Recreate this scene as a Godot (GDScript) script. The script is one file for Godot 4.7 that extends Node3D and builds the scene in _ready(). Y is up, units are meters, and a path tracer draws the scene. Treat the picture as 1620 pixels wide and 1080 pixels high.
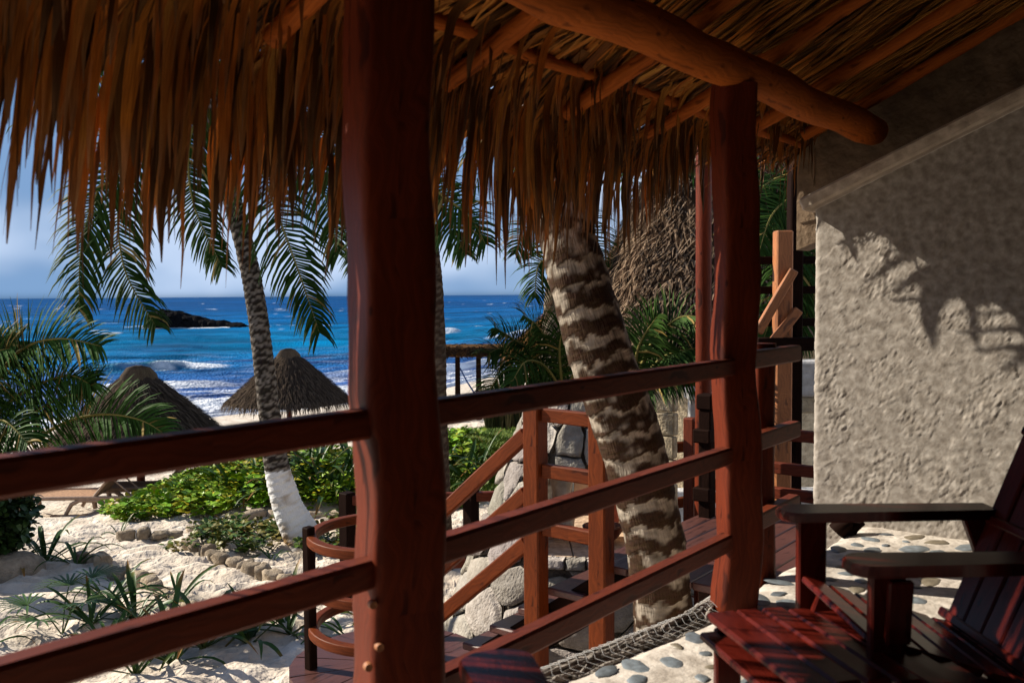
extends Node3D
# A beach seen from a thatched porch. World axes: X runs along the porch railing, Z points into the porch, y is up.
# site(x, y, d) is the rotated plan of the garden and beach: x along the shore, d towards the water.

const EYE := Vector3(-3.374, 1.25, 1.533)
const SUN_TO := Vector3(-0.33, 0.63, -0.944)
const SUN_ENERGY := 1.6
const SKY_ENERGY := 0.39
const EXPOSURE := 1.92

var along := Vector3(0.6181, 0, 0.7861)
var seaward := Vector3(0.7861, 0, -0.6181)
var M := {}
var used := {}
var rng := RandomNumberGenerator.new()

# ------------------------------------------------------------------ mesh builder
class MB:
	var v := PackedVector3Array()
	var n := PackedVector3Array()
	var t := PackedVector2Array()
	var c := PackedColorArray()
	var ix := PackedInt32Array()
	var col := Color.WHITE

	func vert(p: Vector3, nn: Vector3, uv := Vector2.ZERO) -> int:
		v.append(p); n.append(nn); t.append(uv); c.append(col)
		return v.size() - 1

	func tri(a: int, b: int, d: int) -> void:
		var f := (v[b] - v[a]).cross(v[d] - v[a])
		if f.dot(n[a] + n[b] + n[d]) > 0.0:
			ix.append(a); ix.append(d); ix.append(b)
		else:
			ix.append(a); ix.append(b); ix.append(d)

	func quad(a: int, b: int, d: int, e: int) -> void:
		tri(a, b, d); tri(a, d, e)

	func face(pts: Array, nn: Vector3, uvs: Array) -> void:
		var s := v.size()
		for i in pts.size(): vert(pts[i], nn, uvs[i])
		for i in range(1, pts.size() - 1): tri(s, s + i, s + i + 1)

	# chamfered box; the texture runs along its longest side
	func box(size: Vector3, xf: Transform3D, bev := 0.006) -> void:
		var h := size * 0.5
		bev = minf(bev, minf(h.x, minf(h.y, h.z)) * 0.6)
		var lng := 0 if size.x >= size.y and size.x >= size.z else (1 if size.y >= size.z else 2)
		var uo := Vector2(xf.origin.x * 3.1 + xf.origin.y * 1.7, xf.origin.z * 2.3 + xf.origin.y)
		for ax in 3:
			var b := (ax + 1) % 3
			var d := (ax + 2) % 3
			for s in [-1.0, 1.0]:
				var pts := []
				var uvs := []
				for q in [[-1, -1], [1, -1], [1, 1], [-1, 1]]:
					var p := Vector3.ZERO
					p[ax] = s * h[ax]; p[b] = q[0] * (h[b] - bev); p[d] = q[1] * (h[d] - bev)
					pts.append(xf * p)
					var uu: float = p[d] if b == lng else p[b]
					if lng != b and lng != d: uvs.append(Vector2(p[b] / 0.3, p[d] / 0.3) + uo)
					else: uvs.append(Vector2(uu / 0.3 + ax * 0.37, p[lng] / 0.9) + uo)
				var nn := Vector3.ZERO; nn[ax] = s
				face(pts, (xf.basis * nn).normalized(), uvs)
		for ax in 3:
			var b := (ax + 1) % 3
			var d := (ax + 2) % 3
			for sb in [-1.0, 1.0]:
				for sd in [-1.0, 1.0]:
					var pts := []
					var uvs := []
					for q in [[-1, 0], [1, 0], [1, 1], [-1, 1]]:
						var p := Vector3.ZERO
						p[ax] = q[0] * (h[ax] - bev)
						p[b] = sb * (h[b] - (0.0 if q[1] == 0 else bev)); p[d] = sd * (h[d] - (bev if q[1] == 0 else 0.0))
						pts.append(xf * p); uvs.append(Vector2(q[1] * bev / 0.3, p[ax] / 0.9) + uo)
					var nn := Vector3.ZERO; nn[b] = sb; nn[d] = sd
					face(pts, (xf.basis * nn).normalized(), uvs)
		for sx in [-1.0, 1.0]:
			for sy in [-1.0, 1.0]:
				for sz in [-1.0, 1.0]:
					var q := Vector3(sx, sy, sz)
					var pts := [xf * (q * Vector3(h.x, h.y - bev, h.z - bev)), xf * (q * Vector3(h.x - bev, h.y, h.z - bev)), xf * (q * Vector3(h.x - bev, h.y - bev, h.z))]
					face(pts, (xf.basis * q).normalized(), [uo, uo, uo])

	# a board from a to b, width w across `side`, thickness th
	func board(a: Vector3, b: Vector3, w: float, th: float, up := Vector3.UP, bev := 0.006) -> void:
		var y := (b - a).normalized()
		var x := y.cross(up)
		if x.length() < 0.01: x = y.cross(Vector3(1, 0, 0.01))
		x = x.normalized()
		var z := x.cross(y).normalized()
		box(Vector3(w, (b - a).length(), th), Transform3D(Basis(x, y, z), (a + b) * 0.5), bev)

	# swept tube through points; sq > 2 squares the section; wob bends the surface
	func tube(p: Array, r: Array, sides := 10, caps := true, wob: FastNoiseLite = null, amp := 0.0, sq := 2.0, turn := 0.0) -> void:
		var m := p.size()
		var ref := Vector3(0.13, 0.21, 0.97)
		var dir0: Vector3 = (p[1] - p[0]).normalized()
		if absf(dir0.dot(ref)) > 0.85: ref = Vector3(0.97, 0.1, 0.2)
		if sq > 2.0: ref = Vector3(0, 0, 1) if absf(dir0.z) < 0.8 else Vector3(1, 0, 0)
		var x := (ref - dir0 * ref.dot(dir0)).normalized()
		var len := 0.0
		var s := v.size()
		var turns := maxf(1.0, roundf(TAU * r[0] / 0.3))
		for i in m:
			var dir: Vector3 = ((p[mini(i + 1, m - 1)] - p[maxi(i - 1, 0)]) as Vector3).normalized()
			x = (x - dir * x.dot(dir)).normalized()
			var y := dir.cross(x)
			if i > 0: len += (p[i] - p[i - 1]).length()
			for k in sides + 1:
				var a := TAU * k / sides
				var rr: float = r[i]
				if sq > 2.0: rr *= pow(pow(absf(cos(a)), sq) + pow(absf(sin(a)), sq), -1.0 / sq)
				var nn := x * cos(a) + y * sin(a)
				if sq > 2.0: nn = (x * signf(cos(a)) * pow(absf(cos(a)), sq - 1) + y * signf(sin(a)) * pow(absf(sin(a)), sq - 1)).normalized()
				if turn != 0.0: nn = nn.rotated(dir, turn)
				var q: Vector3 = p[i] + (x * cos(a + turn) + y * sin(a + turn)) * rr
				if wob and amp > 0.0: q += nn * wob.get_noise_3dv(q) * amp
				vert(q, nn, Vector2(turns * k / sides, len / 0.9 + p[0].x * 3.7))
		for i in m - 1:
			for k in sides:
				var a := s + i * (sides + 1) + k
				quad(a, a + 1, a + sides + 2, a + sides + 1)
		if caps:
			for e in [0, m - 1]:
				var dd: Vector3 = (p[0] - p[1]).normalized() if e == 0 else (p[m - 1] - p[m - 2]).normalized()
				var cc := vert(p[e], dd, Vector2(0.5, 0.5))
				var f := v.size()
				for k in sides + 1:
					var q := v[s + e * (sides + 1) + k]
					vert(q, dd, Vector2(0.5 + (q - p[e]).dot(x) / 0.3, 0.5 + (q - p[e]).dot(dd.cross(x)) / 0.3))
				for k in sides: tri(cc, f + k, f + k + 1)

	# leaf-like strip with a folded middle; side = direction of its width at each point
	func strip(p: Array, w: Array, side: Vector3, fold := 0.25, u := 0.0) -> void:
		var m := p.size()
		var s := v.size()
		var len := 0.0
		for i in m:
			var dir: Vector3 = ((p[mini(i + 1, m - 1)] - p[maxi(i - 1, 0)]) as Vector3).normalized()
			var sd := (side - dir * side.dot(dir)).normalized()
			var nn := sd.cross(dir).normalized()
			if i > 0: len += (p[i] - p[i - 1]).length()
			var ww: float = w[i] * 0.5
			vert(p[i] - sd * ww + nn * ww * fold, (nn + sd * fold).normalized(), Vector2(u, len * 2.0))
			vert(p[i], nn, Vector2(u + 0.15, len * 2.0))
			vert(p[i] + sd * ww + nn * ww * fold, (nn - sd * fold).normalized(), Vector2(u + 0.3, len * 2.0))
		for i in m - 1:
			var a := s + i * 3
			quad(a, a + 1, a + 4, a + 3)
			quad(a + 1, a + 2, a + 5, a + 4)

	# normals of everything from index `from` on, averaged from its faces (outward as the given normals)
	func soften(from: int, ifrom: int) -> void:
		var acc := PackedVector3Array()
		acc.resize(v.size() - from)
		for i in range(ifrom, ix.size(), 3):
			var f := (v[ix[i + 2]] - v[ix[i]]).cross(v[ix[i + 1]] - v[ix[i]])
			for k in 3: acc[ix[i + k] - from] += f
		for i in acc.size():
			if acc[i].length_squared() > 0.0: n[from + i] = acc[i].normalized()

	func mesh(mat: Material, colored := false) -> ArrayMesh:
		var a := []
		a.resize(Mesh.ARRAY_MAX)
		a[Mesh.ARRAY_VERTEX] = v; a[Mesh.ARRAY_NORMAL] = n; a[Mesh.ARRAY_TEX_UV] = t; a[Mesh.ARRAY_INDEX] = ix
		if colored: a[Mesh.ARRAY_COLOR] = c
		var me := ArrayMesh.new()
		me.add_surface_from_arrays(Mesh.PRIMITIVE_TRIANGLES, a)
		me.surface_set_material(0, mat)
		return me

# ------------------------------------------------------------------ naming and tagging
func numbered(called: String) -> String:
	if not used.has(called):
		used[called] = 0
		return called
	used[called] += 1
	return "%s_%03d" % [called, used[called]]

func tag(o: Node3D, label: String, category: String, group := "", kind := "") -> Node3D:
	o.set_meta("label", label)
	if category: o.set_meta("category", category)
	if group: o.set_meta("group", group)
	if kind: o.set_meta("kind", kind)
	return o

func thing(called: String, label: String, category: String, at := Vector3.ZERO, group := "") -> Node3D:
	var o := Node3D.new()
	o.name = numbered(called)
	add_child(o)
	o.position = at
	return tag(o, label, category, group)

func put(called: String, mb: MB, mat: String, parent: Node3D, colored := false, kind := "") -> MeshInstance3D:
	return putm(called, mb.mesh(M[mat], colored), parent, kind)

func putm(called: String, me: Mesh, parent: Node3D, kind := "", xf := Transform3D()) -> MeshInstance3D:
	var o := MeshInstance3D.new()
	o.mesh = me
	if parent == self:
		o.name = numbered(called)
		add_child(o)
		o.transform = xf
	else:
		var key := str(parent.get_instance_id()) + called
		var k: int = used.get(key, -1) + 1
		used[key] = k
		o.name = called if k == 0 else "%s_%03d" % [called, k]
		parent.add_child(o, true)
		o.transform = Transform3D(Basis(), -parent.position) * xf if parent.get_parent() == self else xf
	if kind: o.set_meta("kind", kind)
	return o

func site(x: float, y: float, d: float) -> Vector3:
	return Vector3(EYE.x, y, EYE.z) + along * x + seaward * d

func s3(a: Array) -> Vector3:
	return site(a[0], a[1], a[2])

func rr(a: float, b: float) -> float:
	return rng.randf_range(a, b)

func noise(seed_: int, freq: float, oct := 3, type := FastNoiseLite.TYPE_SIMPLEX_SMOOTH) -> FastNoiseLite:
	var f := FastNoiseLite.new()
	f.seed = seed_; f.frequency = freq; f.noise_type = type
	f.fractal_octaves = oct
	if oct <= 1: f.fractal_type = FastNoiseLite.FRACTAL_NONE
	return f

func smooth(a: float, b: float, x: float) -> float:
	return smoothstep(a, b, x)

func lerp_table(xs: Array, ys: Array, x: float) -> float:
	if x <= xs[0]: return ys[0]
	for i in xs.size() - 1:
		if x < xs[i + 1]: return lerpf(ys[i], ys[i + 1], (x - xs[i]) / (xs[i + 1] - xs[i]))
	return ys[-1]

const SHORE_X := [-400, -60, -20, -12, -7.5, -3.6, -0.4, 10, 40, 400]
const SHORE_D := [-60, 24, 33, 36.8, 40.7, 47, 55.7, 80, 150, 700]
const BASE_D := [-100, 0, 6, 8, 10, 11.6, 13, 15, 20, 30, 40, 46, 60, 200, 900]
const BASE_Y := [-1.2, -1.3, -1.35, -1.45, -1.6, -1.8, -2.0, -2.3, -2.9, -3.35, -3.55, -3.8, -4.6, -12, -14]

func shore(x: float) -> float:
	return lerp_table(SHORE_X, SHORE_D, x)

func ground(x: float, d: float) -> float:
	var s := maxf(shore(x), 8.0)
	var de := d * (1.0 + (40.0 / s - 1.0) * clampf(d / 30.0, 0.0, 1.0))
	var y := lerp_table(BASE_D, BASE_Y, de)
	y += 0.55 * (1.0 - smoothstep(0.3, 1.0, Vector2((x + 3.4) / 3.2, (d - 14.6) / 2.8).length()))
	y += 0.8 * (1.0 - smoothstep(0.3, 1.0, Vector2((x + 0.3) / 2.2, (d - 17.0) / 5.0).length()))
	y += 0.12 * (1.0 - smoothstep(0.2, 1.0, Vector2((x + 4.6) / 1.6, (d - 7.0) / 1.6).length()))
	return y

var sand1 := noise(31, 0.55, 3)
var sand2 := noise(32, 3.2, 3)
var sand3 := noise(33, 4.2, 1, FastNoiseLite.TYPE_CELLULAR)

# the trodden surface: ground plus ripples and footprints
func sand_y(x: float, d: float) -> float:
	var near := 1.0 - smoothstep(14.0, 40.0, absf(d - 9.0) + absf(x + 2.0) * 0.6)
	var y := ground(x, d) + sand1.get_noise_2d(x, d) * 0.07 * (0.3 + near) + sand2.get_noise_2d(x, d) * 0.028 * near
	if near > 0.05: y -= smoothstep(0.22, 0.0, sand3.get_noise_2d(x * 0.8, d * 1.25) + 1.0 - 0.35) * 0.05 * near
	return y

func on(x: float, d: float, up := 0.0) -> Vector3:
	return site(x, sand_y(x, d) + up, d)

# ------------------------------------------------------------------ textures and materials
func grey_image(size: Vector2i, f: FastNoiseLite, lo: Color, hi: Color, power := 1.0, squash := Vector2i.ZERO, f2: FastNoiseLite = null, mix2 := 0.0) -> ImageTexture:
	var a: Image
	if squash != Vector2i.ZERO:
		a = f.get_seamless_image(squash.x, squash.y, false, false, 0.15)
		a.resize(size.x, size.y, Image.INTERPOLATE_CUBIC)
	else:
		a = f.get_seamless_image(size.x, size.y, false, false, 0.15)
	a.convert(Image.FORMAT_L8)
	var da := a.get_data()
	var db := PackedByteArray()
	if f2:
		var b := f2.get_seamless_image(size.x, size.y, false, false, 0.15)
		b.convert(Image.FORMAT_L8)
		db = b.get_data()
	var table := []
	for i in 256:
		var q := pow(i / 255.0, power)
		var cc := lo.lerp(hi, q)
		table.append(PackedByteArray([int(cc.r * 255), int(cc.g * 255), int(cc.b * 255)]))
	var o := PackedByteArray()
	o.resize(da.size() * 3)
	for i in da.size():
		var q := da[i]
		if f2: q = int(lerpf(q, db[i], mix2))
		var e: PackedByteArray = table[q]
		o[i * 3] = e[0]; o[i * 3 + 1] = e[1]; o[i * 3 + 2] = e[2]
	var im := Image.create_from_data(size.x, size.y, false, Image.FORMAT_RGB8, o)
	im.generate_mipmaps()
	return ImageTexture.create_from_image(im)

# sawn grain that flows round knots, with thin drying cracks: colour and relief
func wood_images() -> Array:
	var w := 256
	var h := 512
	var f := noise(3, 0.011, 3)
	var g := noise(5, 0.05, 2)
	var knots := [Vector3(60, 120, 12), Vector3(190, 390, 9)]
	var a := PackedByteArray()
	var b := PackedByteArray()
	a.resize(w * h * 3); b.resize(w * h)
	for y in h:
		for x in w:
			var u := x + f.get_noise_2d(cos(TAU * y / h) * 60.0 + x * 0.7, sin(TAU * y / h) * 60.0) * 26.0
			var knot := 0.0
			for k in knots:
				var dx := wrapf(x - k.x, -128, 128)
				var dy := wrapf(y - k.y, -256, 256)
				var r := sqrt(dx * dx + dy * dy * 0.22)
				u += signf(dx) * k.z * 1.4 * exp(-r / (k.z * 1.3))
				knot = maxf(knot, smoothstep(k.z * 0.75, k.z * 0.25, sqrt(dx * dx + dy * dy * 0.5)))
			var fine := g.get_noise_2d(u * 6.0, y * 0.22) * 0.5 + 0.5
			var ring := 0.5 + 0.5 * sin(u * 0.30 + f.get_noise_2d(u * 0.4, y * 0.1) * 6.0)
			var crack := smoothstep(0.90, 0.97, absf(sin(u * 0.052 + 1.3))) * smoothstep(0.25, 0.45, f.get_noise_2d(u * 0.3 + 300.0, y * 0.55))
			var v := clampf(0.68 + 0.08 * ring + 0.24 * fine + 0.12 * f.get_noise_2d(x * 0.5, y * 0.3 + 70.0), 0.0, 1.0) * (1.0 - 0.35 * knot) * (1.0 - 0.3 * crack)
			var i := y * w + x
			a[i * 3] = int(255 * clampf(v + 0.05, 0, 1)); a[i * 3 + 1] = int(255 * clampf(v * 0.98, 0, 1)); a[i * 3 + 2] = int(255 * clampf(v * 0.96, 0, 1))
			b[i] = int(255 * clampf(0.25 + 0.18 * ring + 0.35 * fine - 0.9 * crack + 0.2 * knot, 0, 1))
	var ia := Image.create_from_data(w, h, false, Image.FORMAT_RGB8, a)
	var ib := Image.create_from_data(w, h, false, Image.FORMAT_L8, b)
	return [ImageTexture.create_from_image(ia), ImageTexture.create_from_image(ib)]

func lin(r: float, g: float, b: float) -> Color:
	return Color(r, g, b).linear_to_srgb()

func mat(called: String, col: Color, rough := 0.8, tex: Texture2D = null, bump: Texture2D = null, depth := 1.0, scale := 1.0, tri := false, spec := 0.5) -> StandardMaterial3D:
	var m := StandardMaterial3D.new()
	m.albedo_color = col
	m.roughness = rough
	m.metallic_specular = spec
	if tex: m.albedo_texture = tex
	if bump:
		m.heightmap_enabled = true
		m.heightmap_texture = bump
		m.heightmap_scale = depth
	m.uv1_scale = Vector3.ONE * scale
	if tri:
		m.uv1_triplanar = true
		m.uv1_world_triplanar = true
	M[called] = m
	return m

func make_materials() -> void:
	var w := Color(1, 1, 1)
	var woods := wood_images()
	var grain: ImageTexture = woods[0]
	var grain_bump: ImageTexture = woods[1]
	var blotch := grey_image(Vector2i(512, 512), noise(6, 0.012, 5), Color(0.68, 0.66, 0.64), w, 1.0)
	var rough_bump := grey_image(Vector2i(512, 512), noise(7, 0.03, 6), Color(0, 0, 0), w)
	var pit_bump := grey_image(Vector2i(512, 512), noise(8, 0.05, 4, FastNoiseLite.TYPE_CELLULAR), Color(0, 0, 0), w, 0.6, Vector2i.ZERO, noise(9, 0.03, 5), 0.6)
	var sand_bump := grey_image(Vector2i(1024, 1024), noise(10, 0.018, 5), Color(0, 0, 0), w, 1.0, Vector2i.ZERO, noise(11, 0.03, 3, FastNoiseLite.TYPE_CELLULAR), 0.45)
	var sand_tint := grey_image(Vector2i(512, 512), noise(12, 0.01, 6), Color(0.8, 0.77, 0.74), w)
	var straw := grey_image(Vector2i(512, 512), noise(13, 0.15, 2), Color(0.35, 0.3, 0.26), w, 0.9, Vector2i(512, 24))
	var bark_bump := grey_image(Vector2i(512, 256), noise(14, 0.1, 4), Color(0, 0, 0), w, 1.0, Vector2i(24, 256), noise(15, 0.04, 4), 0.5)
	var water_bump := grey_image(Vector2i(512, 512), noise(16, 0.02, 5), Color(0, 0, 0), w, 1.0, Vector2i(512, 512))
	mat("rail_wood", lin(0.14, 0.032, 0.013), 0.5, grain, grain_bump, 0.08, 1.0, false, 0.3)
	mat("post_wood", lin(0.13, 0.025, 0.008), 0.5, grain, grain_bump, 0.10, 1.0, false, 0.25)
	mat("stair_wood", lin(0.135, 0.033, 0.007), 0.5, grain, grain_bump, 0.08, 1.0, false, 0.25)
	mat("deck_wood", lin(0.10, 0.045, 0.038), 0.4, grain, grain_bump, 0.08)
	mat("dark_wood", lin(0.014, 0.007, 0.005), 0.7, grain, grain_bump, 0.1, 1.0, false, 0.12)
	mat("raw_wood", lin(0.38, 0.16, 0.05), 0.6, grain, grain_bump, 0.12)
	mat("grey_wood", lin(0.22, 0.14, 0.09), 0.8, grain, grain_bump, 0.5)
	mat("beam_wood", lin(0.42, 0.125, 0.02), 0.65, grain, grain_bump, 0.14, 1.0, false, 0.2)
	mat("chair_wood", lin(0.085, 0.011, 0.007), 0.25, grain, grain_bump, 0.02, 1.0, false, 0.28)
	mat("plaster", lin(0.44, 0.405, 0.365), 0.95, blotch, pit_bump, 0.14, 2.6, true, 0.2)
	mat("cap_plaster", lin(0.66, 0.57, 0.47), 0.9, blotch, rough_bump, 0.3, 1.5, true)
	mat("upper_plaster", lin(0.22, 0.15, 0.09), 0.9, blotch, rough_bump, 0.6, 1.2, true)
	mat("floor", lin(0.66, 0.61, 0.55), 0.75, blotch, rough_bump, 0.4, 1.3, true)
	mat("sand", lin(0.66, 0.60, 0.525), 0.95, sand_tint, sand_bump, 4.0, 0.42, true, 0.2)
	mat("pebble", Color.WHITE, 0.5, blotch, rough_bump, 0.1, 3.0, true).vertex_color_use_as_albedo = true
	mat("stone", Color.WHITE, 0.95, blotch, pit_bump, 1.8, 2.2, true, 0.2).vertex_color_use_as_albedo = true
	mat("mortar", lin(0.13, 0.115, 0.1), 1.0, blotch, rough_bump, 1.0, 2.0, true, 0.2)
	mat("tile", lin(0.62, 0.46, 0.32), 0.8, blotch, rough_bump, 0.3, 2.0, true)
	mat("white_paint", lin(0.72, 0.72, 0.72), 0.8, blotch, rough_bump, 0.5, 1.5, true)
	mat("limestone", lin(0.62, 0.52, 0.36), 0.9, blotch, rough_bump, 0.8, 2.0, true)
	mat("terracotta", lin(0.28, 0.05, 0.03), 0.6, blotch, rough_bump, 0.3, 3.0, true)
	mat("thatch_dark", lin(0.2, 0.11, 0.045), 0.95, straw, straw, 2.0, 1.0, true, 0.1)
	var st := mat("strand", Color.WHITE, 0.65, straw, null, 1.0, 1.0, false, 0.3)
	st.vertex_color_use_as_albedo = true; st.backlight = Color(1.0, 0.6, 0.22)
	var fr := mat("frond", Color.WHITE, 0.55, null, null, 1.0, 1.0, false, 0.12)
	fr.vertex_color_use_as_albedo = true; fr.backlight = Color(0.25, 0.35, 0.06)
	var lf := mat("leaf", Color.WHITE, 0.45, null, null, 1.0, 1.0, false, 0.28)
	lf.vertex_color_use_as_albedo = true; lf.backlight = Color(0.5, 0.6, 0.1)
	mat("trunk", Color.WHITE, 0.9, null, bark_bump, 0.8, 1.0, false, 0.2).vertex_color_use_as_albedo = true
	mat("tuft", Color.WHITE, 0.95, straw, null, 1.0, 1.0, false, 0.1).vertex_color_use_as_albedo = true
	var se := mat("sea", Color.WHITE, 0.4, null, water_bump, 15.0, 0.35, true, 0.06)
	se.vertex_color_use_as_albedo = true
	mat("sling", lin(0.42, 0.23, 0.12), 0.8, blotch, null, 1.0, 3.0, true)
	mat("lounge_frame", lin(0.34, 0.22, 0.15), 0.5, blotch, null, 1.0, 3.0, true)
	mat("reef", lin(0.010, 0.010, 0.012), 0.7, blotch, pit_bump, 30.0, 0.25, true, 0.08)
	mat("wire", lin(0.5, 0.5, 0.5), 0.5)
	mat("rope", lin(0.02, 0.07, 0.25), 0.8)
	mat("rope_green", lin(0.01, 0.15, 0.14), 0.8)
	mat("screw", lin(0.4, 0.38, 0.36), 0.3)

func make_sky() -> void:
	var sky := ProceduralSkyMaterial.new()
	sky.sky_top_color = lin(0.06, 0.17, 0.45)
	sky.sky_horizon_color = lin(0.27, 0.48, 0.82)
	sky.sky_curve = 0.6
	sky.ground_bottom_color = lin(0.05, 0.14, 0.30)
	sky.ground_horizon_color = lin(0.22, 0.36, 0.55)
	# thin cloud, and air that brightens towards the sun
	var f := noise(21, 1.7, 5)
	var w2 := 800
	var h2 := 400
	var o := PackedByteArray()
	o.resize(w2 * h2 * 4)
	var sun_flat := Vector2(SUN_TO.x, SUN_TO.z).normalized()
	for j in h2:
		var el := (0.5 - (j + 0.5) / h2) * PI
		for i in w2:
			var az := ((i + 0.5) / w2 - 0.5) * TAU
			var q := 0.0
			var z := 0.0
			if el > -0.05:
				var dir := Vector3(sin(az) * cos(el), sin(el) * 2.6, -cos(az) * cos(el))
				q = smoothstep(-0.05, 0.5, f.get_noise_3dv(dir * 1.6)) * 0.5
				z = smoothstep(-0.45, 0.10, Vector2(sin(az), -cos(az)).dot(sun_flat)) * exp(-absf(el) * 1.5) * 0.88
			var k := (j * w2 + i) * 4
			var tot := minf(q + z, 1.0)
			var warm := z / maxf(tot, 0.001)
			o[k] = 255; o[k + 1] = int(lerpf(250.0, 247.0, warm)); o[k + 2] = int(lerpf(245.0, 226.0, warm)); o[k + 3] = int(tot * 255)
	sky.sky_cover = ImageTexture.create_from_image(Image.create_from_data(w2, h2, false, Image.FORMAT_RGBA8, o))
	sky.sky_cover_modulate = Color(1, 1, 1)
	var s := Sky.new()
	s.sky_material = sky
	var e := Environment.new()
	e.background_mode = Environment.BG_SKY
	e.sky = s
	e.background_energy_multiplier = SKY_ENERGY
	e.tonemap_mode = Environment.TONE_MAPPER_LINEAR
	e.tonemap_exposure = EXPOSURE
	e.sdfgi_enabled = true; e.ssao_enabled = true; e.ssil_enabled = true
	var w := WorldEnvironment.new()
	w.environment = e
	w.name = "world_environment"
	add_child(w)

func _ready() -> void:
	rng.seed = 7
	var cam := Camera3D.new()
	cam.name = "camera"
	add_child(cam)
	cam.fov = 40.85
	cam.near = 0.05
	cam.far = 40000
	var b := Basis(along, Vector3.UP, -seaward)
	b = b * Basis(Vector3.RIGHT, deg_to_rad(-2.92)) * Basis(Vector3.BACK, deg_to_rad(-0.44))
	cam.transform = Transform3D(b, EYE)
	cam.current = true
	var lens := CameraAttributesPhysical.new()
	lens.frustum_focal_length = 32.2
	lens.frustum_focus_distance = 9.0
	lens.frustum_near = 0.05
	lens.frustum_far = 40000.0
	lens.exposure_aperture = 4.5
	cam.attributes = lens
	make_sky()
	var sun := DirectionalLight3D.new()
	sun.name = "sun"
	add_child(sun)
	sun.light_energy = SUN_ENERGY
	sun.light_color = Color(1.0, 0.955, 0.88)
	sun.light_angular_distance = 0.5
	sun.shadow_enabled = true
	sun.look_at_from_position(SUN_TO * 10.0, Vector3.ZERO)
	make_materials()
	build_sand()
	build_sea()
	build_reef()
	build_porch()
	build_walls()
	build_railings()
	build_roof()
	build_stairs()
	build_tower()
	build_neighbours()
	build_palms()
	build_beach()
	build_garden()
	build_chairs()

# ------------------------------------------------------------------ ground, sea, reef
func grid(vs: Array, cols: int, mb: MB, tints: Array = []) -> void:
	var rows := int(vs.size() / float(cols))
	for i in vs.size():
		if not tints.is_empty(): mb.col = tints[i]
		mb.vert(vs[i], Vector3.UP, Vector2.ZERO)
	for r in rows - 1:
		for k in cols - 1:
			var a := r * cols + k
			mb.quad(a, a + 1, a + cols + 1, a + cols)
	var ups := 0.0
	mb.soften(0, 0)

func build_sand() -> void:
	var mb := MB.new()
	var vs := []
	var cols := 421
	for j in range(-150, 215):
		var d := 9.0 + 1.67 * sinh(j * 0.03)
		for k in range(-210, 211):
			var x := -2.2 + 2.0 * sinh(k * 0.03)
			var y := sand_y(x, d)
			vs.append(site(x, y, d))
	grid(vs, cols, mb)
	var o := put("sand", mb, "sand", self)
	tag(o, "pale footprinted sand sloping from the porch down to the water", "", "", "structure")

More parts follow.
